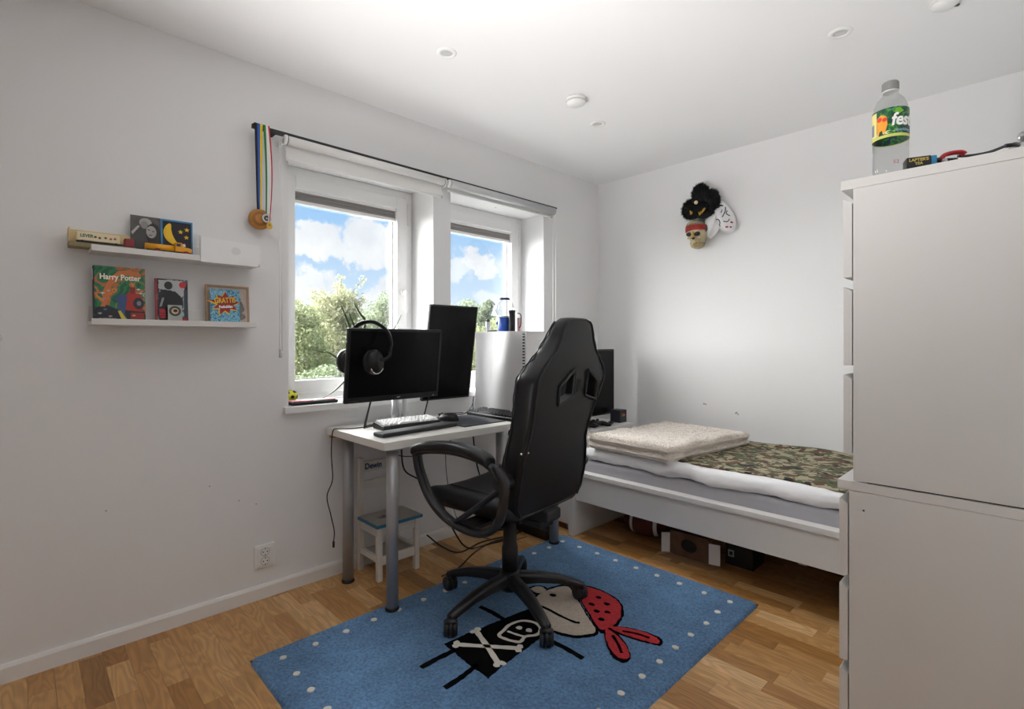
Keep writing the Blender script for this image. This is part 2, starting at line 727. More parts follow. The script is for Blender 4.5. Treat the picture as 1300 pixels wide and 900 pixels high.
def spline(pts, n=8):
    """Catmull-Rom through the points"""
    P = [Vector(p) for p in pts]
    P = [P[0] * 2 - P[1]] + P + [P[-1] * 2 - P[-2]]
    out = []
    for i in range(1, len(P) - 2):
        a, b, c, d = P[i - 1:i + 3]
        for k in range(n):
            t = k / n
            out.append(0.5 * ((2 * b) + (c - a) * t + (2 * a - 5 * b + 4 * c - d) * t * t + (3 * b - a - 3 * c + d) * t ** 3))
    out.append(P[-2])
    return out


def interp(tab, z):
    if z <= tab[0][0]:
        return tab[0][1]
    for (a, va), (b, vb) in zip(tab, tab[1:]):
        if z <= b:
            t = (z - a) / (b - a)
            t = t * t * (3 - 2 * t)
            return va + (vb - va) * t
    return tab[-1][1]

# ================================================================ SETTING
XR, YB, YF, H = 2.62, -1.35, 3.317, 2.40
W1, W2 = (0.912, 1.732), (1.857, 2.676)
SILL_Z, TOP_Z = 0.822, 2.06

# floor: oak strips on a sub-floor
floor = struct('floor', MB().box(-0.3, XR + .1, YB - .1, YF + .1, -0.06, -0.012), mat('subfloor', (0.10, 0.06, 0.03), 0.8), origin=(0, 0, 0))
unit = bpy.data.meshes.new('plank')
ub = MB().box(-.5, .5, -.5, .5, -1, 0)
unit.from_pydata(ub.v, [], ub.f)
unit.materials.append(OAK)
SW = 0.0672
strips = []
rs = random.Random(11)
y = YF
while y > YB:
    x = -0.0 - rs.uniform(0, .4)
    while x < XR:
        ln = rs.choice((.22, .28, .34, .40, .46))
        a, b = max(x, 0.0), min(x + ln, XR)
        if b - a > .02:
            strips.append((a, b, y - SW, y))
        x += ln
    y -= SW


def strip_rank(s):
    cx, cy = (s[0] + s[1]) / 2, (s[2] + s[3]) / 2
    dx, dy = cx - 2.45, cy
    dep = -dx * .7193 + dy * .6947
    if dep < .4 or abs((dx * .6947 + dy * .7193) / dep) > 1.06 or 1.155 / dep > .76:
        return 1e9
    if .53 < cx < 1.5 and .68 < cy < 2.28:
        return 1e8           # under the rug
    if cx > 2.12 and cy > 1.62 or cx > .5 and cy > 3.0:
        return 1e7
    return dep


strips.sort(key=strip_rank)
keep = [s for s in strips[:290] if strip_rank(s) < 1e7]
rest = [s for s in strips if s not in set(keep)]
for a, b, c, d in keep:
    o = bpy.data.objects.new('plank', unit)
    COL.objects.link(o)
    o.parent = floor
    o.location = ((a + b) / 2, (c + d) / 2, 0)
    o.scale = (b - a - .0007, d - c - .0007, .012)
mb = MB()
for a, b, c, d in rest:
    mb.box(a, b - .0007, c, d - .0007, -.012, 0)
obj('remaining_planks', mb, OAK, floor, stuff=True)

# ceiling and walls
struct('ceiling', MB().box(-.3, XR + .1, YB - .1, YF + .1, H, H + .12), CEIL)
wl = MB()
wl.box(-.32, 0, YB - .1, W1[0], -.05, H)
wl.box(-.32, 0, W1[1], W2[0], -.05, H)
wl.box(-.32, 0, W2[1], YF + .1, -.05, H)
for w in (W1, W2):
    wl.box(-.32, 0, w[0], w[1], -.05, SILL_Z)
    wl.box(-.32, 0, w[0], w[1], TOP_Z, H)
struct('wall_left', wl, WALL)
struct('wall_far', MB().box(0, XR + .1, YF, YF + .1, -.05, H), WALL)
struct('wall_right', MB().box(XR, XR + .1, YB - .1, YF, -.05, H), WALL)
struct('wall_back', MB().box(0, XR, YB - .1, YB, -.05, H), WALL)


def skirting(name, p, q, n):
    """profile swept from p to q, n = direction into the room"""
    mb = MB()
    prof = [(0.0005, 0), (.014, 0), (.014, .052), (.009, .062), (.0005, .064)]
    vs = [(p[0] + n[0] * a, p[1] + n[1] * a, z) for a, z in prof] + [(q[0] + n[0] * a, q[1] + n[1] * a, z) for a, z in prof]
    k = len(prof)
    mb.add(vs, [(i, (i + 1) % k, (i + 1) % k + k, i + k) for i in range(k)] + [tuple(reversed(range(k))), tuple(range(k, 2 * k))])
    struct(name, mb, TRIM)


skirting('baseboard_left', (0, YB), (0, YF - .02), (1, 0))
skirting('baseboard_far', (.0, YF), (XR, YF), (0, -1))
skirting('baseboard_right', (XR, YB), (XR, YF - .02), (-1, 0))
skirting('baseboard_back', (.02, YB), (XR - .02, YB), (0, 1))

SCUFF = mat('scuff', (.30, .29, .28), .8)
wf_ = bpy.data.objects['wall_far']
for x_, z_, r_ in ((.872, .742, .006), (.884, .740, .005), (1.085, .700, .006), (1.098, .694, .005), (1.092, .706, .004)):
    obj('scuff_mark', MB().cyl((x_, YF - .0006, z_), (x_, YF + .001, z_), r_, n=8), SCUFF, wf_)
for y_, z_ in ((.24, .52), (.585, .545), (.77, .43), (.70, .46)):
    obj('scuff_mark', MB().cyl((.0006, y_, z_), (-.001, y_, z_), .0028, n=8), SCUFF, bpy.data.objects['wall_left'])
obj('screw_hole', MB().cyl((-.10, 2.31, TOP_Z - .0006), (-.10, 2.31, TOP_Z + .001), .006, n=10), SCUFF, bpy.data.objects['wall_left'])
# window board across both openings
sill = struct('trim_1', MB().box(-.22, .032, .885, 2.70, SILL_Z + .0005, .856), UPVC, bev=.004)

GASK = mat('window_gasket', (0.10, 0.10, 0.105), 0.6)
PLEAT = mat('pleated_blind_cloth', (0.30, 0.285, 0.28), 0.9)


def window(n, y0, y1, handle):
    w = struct('window_%d' % n, loc=((-.24), (y0 + y1) / 2, .85))
    xo, xi = -.31, -.222
    z0, z1 = .857, TOP_Z
    fw, sw = .050, .068
    f = MB()
    e = .001
    f.box(xo, xi, y0 + e, y0 + fw, z0, z1 - e)
    f.box(xo, xi, y1 - fw, y1 - e, z0, z1 - e)
    f.box(xo, xi, y0 + fw, y1 - fw, z0, z0 + .040)
    f.box(xo, xi, y0 + fw, y1 - fw, z1 - .05, z1 - e)
    obj('frame', f, UPVC, w, bev=.003)
    a0, a1, b0, b1 = y0 + fw - .006, y1 - fw + .006, z0 + .034, z1 - .044
    s = MB()
    s.box(xo + .01, xi + .014, a0, a0 + sw, b0, b1)
    s.box(xo + .01, xi + .014, a1 - sw, a1, b0, b1)
    s.box(xo + .01, xi + .014, a0 + sw, a1 - sw, b0, b0 + sw)
    s.box(xo + .01, xi + .014, a0 + sw, a1 - sw, b1 - sw, b1)
    sash = obj('sash', s, UPVC, w, bev=.004)
    g0, g1, h0, h1 = a0 + sw, a1 - sw, b0 + sw, b1 - sw
    gk = MB()
    for (p, q, r, t) in ((g0, g0 + .004, h0, h1), (g1 - .004, g1, h0, h1), (g0, g1, h0, h0 + .003), (g0, g1, h1 - .004, h1)):
        gk.box(-.262, -.256, p, q, r, t)
    obj('gasket', gk, GASK, sash)
    obj('pane', MB().box(-.272, -.268, g0 - .004, g1 + .004, h0 - .004, h1 + .004), GLASS, w)
    # folded pleated blind held against the top of the glass
    bl = obj('pleated_blind', MB().box(-.262, -.226, g0 - .01, g1 + .01, h1 - .012, h1 + .014), UPVC, w, bev=.003, label='pleated glass blind drawn up under the top of the sash')
    pz = h1 - .012
    pl = MB()
    for k in range(5):
        pl.box(-.256, -.230 - .004 * (k % 2), g0, g1, pz - .0085 * (k + 1), pz - .0085 * k - .0006)
    obj('pleats', pl, PLEAT, bl)
    obj('bottom_rail', MB().box(-.258, -.228, g0, g1, pz - .060, pz - .0435), UPVC, bl, bev=.002)
    obj('side_guide', MB().box(-.256, -.250, g1 - .016, g1 - .011, h0, pz - .05), UPVC, bl)
    # hinge on the far stile
    hb = MB()
    hb.cyl((xi + .018, y1 - fw + .012, b1 - .16), (xi + .018, y1 - fw + .012, b1 - .03), .006, n=12)
    obj('hinge', hb, WHITEP, w)
    if handle:
        hd = MB()
        hy, hz = a1 - .030, 1.452
        hd.lathe([(.0001, .012), (.017, .012), (.019, .008), (.019, 0), (.0001, 0)], (xi + .014, hy, hz), 20, axis='X')
        hd.cyl((xi + .024, hy, hz), (xi + .050, hy, hz), .009, n=14)
        hd.tube(spline([(xi + .050, hy, hz + .008), (xi + .054, hy, hz - .02), (xi + .052, hy + .002, hz - .07), (xi + .048, hy + .003, hz - .118)], 5), [.0095] * 8 + [.0085] * 7 + [.007], 10)
        obj('handle', hd, WHITEP, w)
    return w


window(1, *W1, True)
window(2, *W2, False)

# ---------------------------------------------------------------- outside
grass = obj('gravel_yard', MB().box(-60, -.4, -40, 70, -3.3, -3.2), mat('gravel', lin('#8d8b84'), 0.9, var=(.6, .12)), None)
grass['kind'] = 'structure'
BARK = mat('bark', lin('#8a7d6c'), 0.9, var=(6, .25))


def leaf_mat(name, c, r=.30):
    m = mat(name, lin(c), 0.6, rnd=r)
    nt = m.node_tree
    b = nt.nodes['Principled BSDF']
    tl, mx = nt.nodes.new('ShaderNodeBsdfTranslucent'), nt.nodes.new('ShaderNodeMixShader')
    tl.inputs[0].default_value = lin(c)
    mx.inputs[0].default_value = 0.35
    o = nt.nodes['Material Output']
    nt.links.new(b.outputs[0], mx.inputs[1])
    nt.links.new(tl.outputs[0], mx.inputs[2])
    nt.links.new(mx.outputs[0], o.inputs[0])
    return m


def tree(name, label, x, y, top, spread, m, n=6500, leaf=.075, lobes=16, low=.25, wisp=0, seed=1, group=None):
    base = -3.2
    rg = np.random.default_rng(seed)
    t = thing(name, label, 'tree', (x, y, base), 0, group)
    hgt = top - base
    tr = MB()
    tr.tube(spline([(x, y, base), (x + .1, y + .1, base + hgt * .35), (x - .05, y, base + hgt * .7), (x, y, top - .25)], 4), [.10 - .0075 * i for i in range(13)], 8)
    obj('trunk', tr, BARK, t)
    br = MB()
    cs = []
    for k in range(lobes):
        u = (k + .5) / lobes
        z = base + hgt * (low + (.96 - low) * u)
        rad = spread * (1.02 - u ** 2.2 * .85) * rg.uniform(.30, .72)
        an = k * 2.4 + rg.uniform(-.4, .4)
        c = (x + rad * math.cos(an), y + rad * math.sin(an), z)
        cs.append((c, spread * rg.uniform(.36, .56) * (1.08 - .55 * u)))
        br.tube([(x, y, z - hgt * .14), ((x + c[0]) / 2, (y + c[1]) / 2, z - hgt * .04), c], [.03, .018, .008], 5)
    for k in range(wisp):
        an = rg.uniform(0, 2 * PI)
        p = Vector((x, y, base + hgt * rg.uniform(.74, .88)))
        q = p + Vector((math.cos(an) * spread * .40, math.sin(an) * spread * .40, hgt * rg.uniform(.08, .20)))
        br.tube(spline([p, (p + q) / 2 + Vector((0, 0, .15)), q], 3), .011, 4)
        for j in range(5):
            cs.append((tuple(p.lerp(q, .3 + .17 * j)), .15))
    obj('branches', br, BARK, t)
    w = np.array([r ** (1.6 if r > .2 else 2.5) for _, r in cs])
    idx = rg.choice(len(cs), n, p=w / w.sum())
    C = np.array([c for c, _ in cs])[idx]
    Rr = np.array([r for _, r in cs])[idx]
    d = rg.normal(size=(n, 3))
    d /= np.linalg.norm(d, axis=1)[:, None]
    P = C + d * (Rr * rg.uniform(.25, 1.05, n) ** .6)[:, None] * np.array([1, 1, .8])
    a = rg.normal(size=(n, 3))
    a /= np.linalg.norm(a, axis=1)[:, None]
    b = np.cross(a, rg.normal(size=(n, 3)))
    b /= np.linalg.norm(b, axis=1)[:, None]
    s = leaf * rg.uniform(.6, 1.3, n)[:, None]
    V = np.stack([P - a * s, P + b * s * .55, P + a * s, P - b * s * .55], 1).reshape(-1, 3)
    lf = MB()
    lf.v = [tuple(p) for p in V]
    lf.f = [(4 * i, 4 * i + 1, 4 * i + 2, 4 * i + 3) for i in range(n)]
    lf.s = [False] * n
    obj('foliage', lf, m, t, stuff=True)
    return t


LA = leaf_mat('birch_leaves', '#9c9e7c')
LB = leaf_mat('pine_leaves', '#79836a')
LC = leaf_mat('bush_leaves', '#8f966c')
LD = leaf_mat('far_leaves', '#838e70')
tree('birch_tree', 'pale wispy birch rising highest in the middle of the left window', -11.42, 6.55, 2.75, 1.75, LA, 42000, .042, 30, .06, wisp=26, seed=3)
tree('pine_tree', 'dark green tree on the right side of the left window view', -12.9, 8.9, 2.85, 2.1, LB, 40000, .046, 28, .06, seed=4)
tree('leafy_tree', 'yellow-green leafy tree at the left edge of the left window view', -10.6, 5.1, 2.25, 1.7, LC, 34000, .044, 26, .06, seed=5)
tree('round_bush', 'dense green bush low in the left window view', -8.0, 4.6, .62, 1.5, LD, 30000, .038, 22, .05, seed=6)
tree('leafy_tree', 'tall leafy tree against the right frame of the right window', -9.6, 13.1, 3.25, 1.9, LC, 36000, .046, 26, .06, seed=7)
tree('pine_tree', 'small dark pine in the middle of the right window view', -15.2, 15.4, 3.3, 1.3, LB, 20000, .055, 20, .10, seed=8)
tree('leafy_tree', 'pale small tree at the left edge of the right window view', -16.6, 14.2, 3.1, 1.5, LA, 20000, .055, 20, .10, seed=9)
tree('round_bush', 'yellow-green bush below the pine in the right window view', -9.8, 10.9, 1.9, 1.9, LC, 30000, .042, 22, .05, seed=10)
for i, (bx, by, bt, bs, bm_) in enumerate(((-21, 10.5, 3.0, 2.8, LB), (-19, 6.4, 2.6, 2.8, LD), (-20, 18, 3.4, 2.6, LD), (-17, 22, 3.0, 2.5, LB), (-14, 1.0, 2.6, 2.2, LA), (-22, 14.0, 3.0, 2.6, LC))):
    tree('background_tree', ['dark tree standing farther off behind the birch', 'grey-green tree farther off behind the leafy tree on the left', 'grey-green tree farther off behind the right window pine',
                             'dark tree farther off behind the tall tree at the right frame', 'pale tree to the left of all others outside', 'yellow-green tree farther off between the two windows'][i], bx, by, bt, bs, bm_, 14000, .09, 22, .05, seed=20 + i)
# grey roofed garage seen low between the bushes
gar = thing('garage', 'low grey garage roof seen through the left window behind the bush', 'building', (-12.5, 8.2, -3.2))
GW = mat('garage_wall', lin('#b9b6ae'), 0.9)
obj('wall', MB().box(-14.2, -11.2, 6.4, 10.2, -3.2, -.9), GW, gar)
roof = MB()
roof.add([(-14.5, 6.1, -.9), (-10.9, 6.1, -.9), (-12.7, 6.1, .3), (-14.5, 10.5, -.9), (-10.9, 10.5, -.9), (-12.7, 10.5, .3)],
         [(0, 1, 2), (5, 4, 3), (1, 4, 5, 2), (0, 2, 5, 3), (0, 3, 4, 1)])
obj('roof', roof, mat('grey_roof', lin('#a4a8ad'), 0.8, var=(3, .1)), gar)

# ================================================================ CEILING FITTINGS
LENS = mat('lamp_lens', (0.55, 0.55, 0.55), 0.25)
for i, (lx, ly, d) in enumerate(((.671, 1.327, 'nearest the left wall above the desk'), (.692, 2.378, 'farthest away, near the far left corner'), (1.887, 2.378, 'on the right above the bed'), (1.887, 1.327, 'on the right nearer the camera'))):
    t = thing('ceiling_downlight', 'small round white recessed ceiling spotlight ' + d, 'spotlight', (lx, ly, H), 0, 'ceiling spotlights')
    obj('bezel', MB().lathe([(.024, -.001), (.026, -.0055), (.040, -.0045), (.0435, -.0005)], (lx, ly, H), 32), WHITEP, t)
    obj('lens', MB().lathe([(.0001, -.0012), (.016, -.0012), (.022, -.0030), (.025, -.0018)], (lx, ly, H), 28), LENS, t)
t = thing('smoke_detector', 'round white smoke detector in the middle of the ceiling', 'smoke detector', (.795, 2.051, H))
obj('base', MB().lathe([(.0001, -.0002), (.052, -.0002), (.052, -.012), (.046, -.014), (.0001, -.014)], (.795, 2.051, H), 32), WHITEP, t)
obj('vent_ring', MB().lathe([(.040, -.014), (.040, -.019)], (.795, 2.051, H), 32), BLACKM, t)
obj('cover', MB().lathe([(.0001, -.036), (.034, -.035), (.047, -.028), (.050, -.019), (.0001, -.019)], (.795, 2.051, H), 32), WHITEP, t)
cx, cy = 2.205, 2.43
t = thing('ceiling_sensor', 'white round ceiling fitting cut by the top edge at right', 'smoke detector', (cx, cy, H))
obj('base', MB().lathe([(.0001, -.0002), (.046, -.0002), (.046, -.010), (.0001, -.010)], (cx, cy, H), 32), WHITEP, t)
obj('cover', MB().lathe([(.0001, -.026), (.030, -.025), (.040, -.018), (.042, -.010), (.0001, -.010)], (cx, cy, H), 32), WHITEP, t)
obj('test_button', MB().obox((cx + .030, cy + .02, H - .0225), (.016, .012, .006), .6), GREYD, t, bev=.002)

# ================================================================ WINDOW DRESSING
t = thing('curtain_rail', 'thin black metal curtain rail above both windows', 'curtain rail', (.06, 1.74, 2.1))
obj('rail', MB().box(.046, .064, .735, 2.748, 2.091, 2.109), BLACKM, t, bev=.002)
for yy in (.83, 1.775, 2.66):
    obj('bracket', MB().box(.0006, .050, yy - .008, yy + .008, 2.092, 2.106), BLACKM, t)
BLF = mat('roller_cloth', (0.76, 0.755, 0.745), 0.75)
BLG = mat('grey_roller_tube', (0.52, 0.53, 0.54), 0.38, metal=0.25)


def roller(label, y0, y1, r, hem, tubem, chain_y, chain_z):
    xx, zz = .086, 2.066
    t = thing('roller_blind', label, 'blind', (xx, (y0 + y1) / 2, zz), 0, None)
    obj('roll', MB().lathe([(.0001, y0 + .012), (r, y0 + .012), (r, y1 - .012), (.0001, y1 - .012)], (xx, 0, zz), 24, axis='Y'), tubem, t)
    for yy, s in ((y0, 1), (y1, -1)):
        k = obj('end_bracket', MB().lathe([(.0001, 0), (.021, 0), (.022, .003), (.022, .009), (.0001, .009)] if s > 0 else [(.0001, 0), (.022, 0), (.022, -.009), (.0001, -.009)], (xx, yy, zz), 22, axis='Y'), WHITEP, t)
        obj('holder', MB().box(.0008, xx - .01, min(yy, yy + s * .008), max(yy, yy + s * .008), zz - .012, zz + .012), WHITEP, k)
        obj('retaining_ring', MB().lathe([(.0222, -.0012), (.0228, 0), (.0222, .0012)], (xx, yy + s * .011, zz), 22, axis='Y'), GREYD, k)
    cl = obj('cloth', MB().box(xx - r + .0002, xx - r + .0016, y0 + .014, y1 - .014, hem, zz), BLF, t)
    obj('hem_bar', MB().tube([(xx - r + .001, y0 + .013, hem), (xx - r + .001, y1 - .013, hem)], .005, 10), WHITEP, cl)
    obj('hem_cap', MB().cyl((xx - r + .001, y1 - .013, hem), (xx - r + .001, y1 - .007, hem), .0065, n=12), LENS, cl)
    ch = MB()
    for s in (-1, 1):
        ch.tube([(xx + s * .013, chain_y, zz), (xx + s * .011, chain_y + .002 * s, chain_z)], .0014, 5)
    ch.tube([(xx + .011 * math.cos(a), chain_y, chain_z - .011 * math.sin(a)) for a in np.linspace(0, PI, 8)], .0014, 5)
    c = obj('bead_chain', ch, WHITEP, t)
    obj('chain_weight', MB().cyl((xx, chain_y, chain_z + .01), (xx, chain_y, chain_z - .028), .0075, n=12), mat('clear_grey', (.6, .6, .6), .2), c)


roller('white roller blind rolled up above the left window', .862, 1.752, .020, 1.985, BLF, .846, 1.115)
roller('grey-white roller blind rolled up above the right window', 1.775, 2.700, .024, 2.030, BLG, 2.694, 1.17)

# medals hanging on the rail's left end
RB = {c: mat('ribbon_' + c, h, .7) for c, h in dict(black='#15161a', blue='#1d57b5', yellow='#e3c21c', green='#1d7a40', white='#e8e8e6', red='#b51d33').items()}


def ribbon(y0, x0, y1, z1, cols, w, parent, x1=.05, sag=0):
    """a strip of coloured bands hung over the rail down to a medal"""
    k = len(cols)
    for i, c in enumerate(cols):
        mb = MB()
        o = (i - (k - 1) / 2) * w / k
        pts = []
        for j in range(15):
            u = j / 14
            yy = y0 + (y1 - y0) * u + o * (1 - .45 * u) + sag * math.sin(PI * u)
            xx = x0 + (x1 - x0) * u
            zz = 2.1105 + (z1 - 2.1105) * u
            pts.append((xx, yy, zz))
        h = w / k / 2
        vs = []
        for j, p in enumerate(pts):
            s = h * (1 - .45 * j / 14)
            vs += [(p[0], p[1] - s, p[2]), (p[0], p[1] + s, p[2]), (p[0] - .001, p[1] + s, p[2]), (p[0] - .001, p[1] - s, p[2])]
        # back over the rail
        fs = [(4 * j + a, 4 * j + (a + 1) % 4, 4 * j + 4 + (a + 1) % 4, 4 * j + 4 + a) for j in range(14) for a in range(4)]
        mb.add(vs, fs)
        mb.box(.0485, x0, y0 + o - h, y0 + o + h, 2.1095, 2.1110)
        obj('ribbon', mb, RB[c], parent, label='%s band of the ribbon' % c)


WM = mat('wooden_medal', lin('#b57a35'), 0.5, var=(40, .12))
t = thing('wooden_medal', 'large round wooden medal on a black and blue ribbon', 'medal', (.05, .772, 1.70), 0)
obj('disc', MB().lathe([(.0001, 0), (.043, 0), (.0455, .004), (.0455, .012), (.043, .016), (.0001, .016)], (.030, .772, 1.700), 36, axis='X'), WM, t)
obj('engraving', MB().lathe([(.020, 0), (.022, .0008), (.030, .0008), (.032, 0)], (.046, .772, 1.702), 30, axis='X'), mat('burnt_wood', lin('#96642a'), .6), t)
ribbon(.757, .0735, .768, 1.742, ['black', 'blue', 'yellow'], .034, t, .046)
t = thing('silver_medal', 'small round silver medal on a green and white ribbon', 'medal', (.06, .800, 1.705), 0)
obj('disc', MB().lathe([(.0001, 0), (.018, 0), (.020, .002), (.020, .004), (.016, .005), (.014, .0035), (.0001, .0035)], (.052, .797, 1.706), 28, axis='X'), mat('silver', (.55, .55, .54), .3, metal=.8), t)
obj('emblem', MB().lathe([(.004, 0), (.006, .001), (.010, .001), (.012, 0)], (.0555, .797, 1.706), 20, axis='X'), GREYD, t)
ribbon(.786, .0745, .797, 1.725, ['green', 'white'], .020, t, .057, .004)
t = thing('gold_medal', 'small drop-shaped gold medal on a red and white ribbon', 'medal', (.066, .808, 1.675), 0)
obj('pendant', MB().prism([(.012 * math.sin(a) * (1 - .25 * math.cos(a)), .017 * math.cos(a)) for a in np.linspace(0, 2 * PI, 24, endpoint=False)], 0, .003, face_x(.806, 1.674, .061)), GOLD, t, bev=.0008)
obj('gem', MB().sphere((.0645, .806, 1.676), .003, 8, 6), GREYD, t)
ribbon(.795, .0755, .804, 1.692, ['white', 'red'], .014, t, .063, .012)

# ================================================================ DRESSERS
def dresser(name, label, x, y0, y1, z0, height, top_over, screw=False):
    """chest with three flat drawers whose upper edge is bevelled as a grip; drawers face -x"""
    x1 = x + .475
    t = thing(name, label, 'dresser', ((x + x1) / 2, (y0 + y1) / 2, z0), 0)
    zt = z0 + height
    th = .0245
    for i, (a, b) in enumerate(((y0, y0 + .018), (y1 - .018, y1))):
        obj('side_panel', MB().box(x, x1, a, b, z0, zt - th - .0006), FOIL, t, bev=.001)
    obj('back_panel', MB().box(x1 - .006, x1 - .001, y0 + .018, y1 - .018, z0 + .02, zt - th - .001), FOIL, t)
    obj('inner_panel', MB().box(x + .03, x1 - .01, y0 + .0185, y1 - .0185, z0 + .02, z0 + .035), FOIL, t)
    obj('top_board', MB().box(x - top_over, x1, y0 - .0006, y1 + .0006, zt - th, zt), FOIL, t, bev=.0012)
    obj('base_board', MB().box(x + .03, x + .046, y0 + .0185, y1 - .0185, z0, z0 + .06), FOIL, t)
    pitch = (height - th - .025 - .045) / 3
    for k in range(3):
        b = z0 + .045 + k * pitch + .025
        a = z0 + .045 + (k + 1) * pitch
        # front: bevelled grip along its upper edge
        mb = MB()
        prof = [(x - .023, b), (x - .003, b), (x - .003, a - .012), (x - .021, a), (x - .023, a)]
        n = len(prof)
        vs = [(p, y0 + .001, q) for p, q in prof] + [(p, y1 - .001, q) for p, q in prof]
        mb.add(vs, [tuple(range(n)), tuple(reversed(range(n, 2 * n)))] + [(i + n, (i + 1) % n + n, (i + 1) % n, i) for i in range(n)])
        d = obj('drawer', mb, FOIL, t, bev=.0008)
        obj('drawer_box', MB().box(x - .0028, x1 - .05, y0 + .03, y1 - .03, b + .02, a - .03), FOIL, d)
    if screw:
        obj('screw_hole', MB().cyl((x + .033, y0 - .0004, zt - .072), (x + .033, y0 + .004, zt - .072), .0026, n=10), GREYD, t)
    return t


dresser('chest_of_drawers', 'white three-drawer chest standing on the floor at the right', 2.091, 1.600, 2.362, 0.001, .7835, .027, True)
dresser('chest_of_drawers', 'white three-drawer chest stacked on top of the other one', 2.101, 1.598, 2.36, .7885, .7995, .028)
obj_f = thing('felt_pad', 'dark felt strip between the two stacked white chests', 'felt pad', (2.3, 1.7, .785))
obj('felt', MB().box(2.13, 2.56, 1.606, 2.35, .785, .7883), BLACKM, obj_f)

# ================================================================ BED
bed = thing('bed', 'low white bed frame with a flat side rail standing along the far wall', 'bed', (1.5, 2.85, 0))
for xx in (.478, 2.545):
    obj('end_panel', MB().box(xx, xx + .036, 2.372, 3.298, .001, .386 if xx < 1 else .60), FOIL, bed, bev=.0015)
obj('side_rail', MB().box(.5145, 2.5445, 2.398, 2.416, .213, .386), FOIL, bed, bev=.0015)
obj('rail_ledge', MB().box(.5145, 2.5445, 2.386, 2.452, .362, .387), FOIL, bed, bev=.0015)
obj('side_rail', MB().box(.5145, 2.5445, 3.270, 3.288, .213, .386), FOIL, bed)
for k in range(10):
    xx = .62 + k * .2
    obj('slat', MB().box(xx, xx + .07, 2.417, 3.269, .318, .334), mat('slat_wood', lin('#c9a878'), .6), bed)
obj('middle_beam', MB().box(.5145, 2.5445, 2.83, 2.87, .27, .3175), STEEL, bed)
obj('corner_bracket', MB().box(1.72, 1.75, 2.4165, 2.44, .20, .225), STEEL, bed)

MATT = mat('grey_mattress_cloth', lin('#a9a8ae'), 0.9, bump=(500, .3), var=(12, .03))


def soft_slab(x0, x1, y0, y1, zb, zt, r, nx=60, ny=26, amp=.0, fr=4.0, seed=0, sag=None, edge=0.0):
    """closed cushion-like slab with rounded edges and noise wrinkles"""
    mb = MB()
    prof = []
    k = 5
    for i in range(k + 1):          # lower rounded edge then upper one, as inset/height pairs
        a = PI / 2 * i / k
        prof.append((r * (1 - math.sin(a)), zb + r * (1 - math.cos(a))))
    for i in range(k + 1):
        a = PI / 2 * i / k
        prof.append((r * (1 - math.cos(a)), zt - r * (1 - math.sin(a))))

    def ring_pt(s, ins):
        # perimeter of the rounded rectangle
        w, h = x1 - x0, y1 - y0
        L = 2 * (w + h)
        d = s * L
        cr = .05
        if d < w:
            px, py = x0 + d, y0
        elif d < w + h:
            px, py = x1, y0 + d - w
        elif d < 2 * w + h:
            px, py = x1 - (d - w - h), y1
        else:
            px, py = x0, y1 - (d - 2 * w - h)
        cxm, cym = (x0 + x1) / 2, (y0 + y1) / 2
        fx = max(-1, min(1, (px - cxm) / (w / 2)))
        fy = max(-1, min(1, (py - cym) / (h / 2)))
        return px - ins * (1 if fx > .999 else -1 if fx < -.999 else 0), py - ins * (1 if fy > .999 else -1 if fy < -.999 else 0)

    def nz(x, y, z, f):
        return mnoise.noise(Vector((x * f + seed, y * f + 2.3, z * f * 2 + 7)))

    nper = 2 * (nx + ny)
    vs, fs = [], []
    for ins, z in prof:
        for j in range(nper):
            w, h = x1 - x0, y1 - y0
            if j < nx:
                s = (j / nx) * w
            elif j < nx + ny:
                s = w + (j - nx) / ny * h
            elif j < 2 * nx + ny:
                s = w + h + (j - nx - ny) / nx * w
            else:
                s = 2 * w + h + (j - 2 * nx - ny) / ny * h
            px, py = ring_pt(s / (2 * (w + h)), ins)
            e = edge * nz(px, py, 0, 2.2)
            dn = amp * nz(px, py, z, fr) + amp * .5 * nz(px, py, z, fr * 2.6)
            zz = z + dn * .7 + (sag(px, py) if sag else 0)
            if py < y0 + .08:
                py += dn + e
            vs.append((px, py, max(zb - .0001, zz) if zb > .3 and z < zb + .001 else zz))
    for i in range(len(prof) - 1):
        for j in range(nper):
            a, b = i * nper + j, i * nper + (j + 1) % nper
            fs.append((a, b, b + nper, a + nper))
    base = len(prof) - 1
    # top surface grid, reusing no ring vertices (overlaps them exactly)
    ring = [base * nper + j for j in range(nper)]
    gv = {}
    for jy in range(ny + 1):
        for ix in range(nx + 1):
            if jy == 0:
                gv[ix, jy] = ring[ix]
            elif jy == ny:
                gv[ix, jy] = ring[nx + ny + (nx - ix)] if ix > 0 else ring[2 * nx + ny]
            elif ix == nx:
                gv[ix, jy] = ring[nx + jy]
            elif ix == 0:
                gv[ix, jy] = ring[(2 * nx + ny + (ny - jy)) % nper]
            else:
                px, py = x0 + r + (x1 - x0 - 2 * r) * ix / nx, y0 + r + (y1 - y0 - 2 * r) * jy / ny
                dn = amp * nz(px, py, zt, fr) + amp * .5 * nz(px, py, zt, fr * 2.6)
                gv[ix, jy] = len(vs)
                vs.append((px, py, zt + dn * .7 + (sag(px, py) if sag else 0)))
    for jy in range(ny):
        for ix in range(nx):
            fs.append((gv[ix, jy], gv[ix + 1, jy], gv[ix + 1, jy + 1], gv[ix, jy + 1]))
    fs.append(tuple(reversed(range(nper))))
    mb.add(vs, fs, True)
    return mb


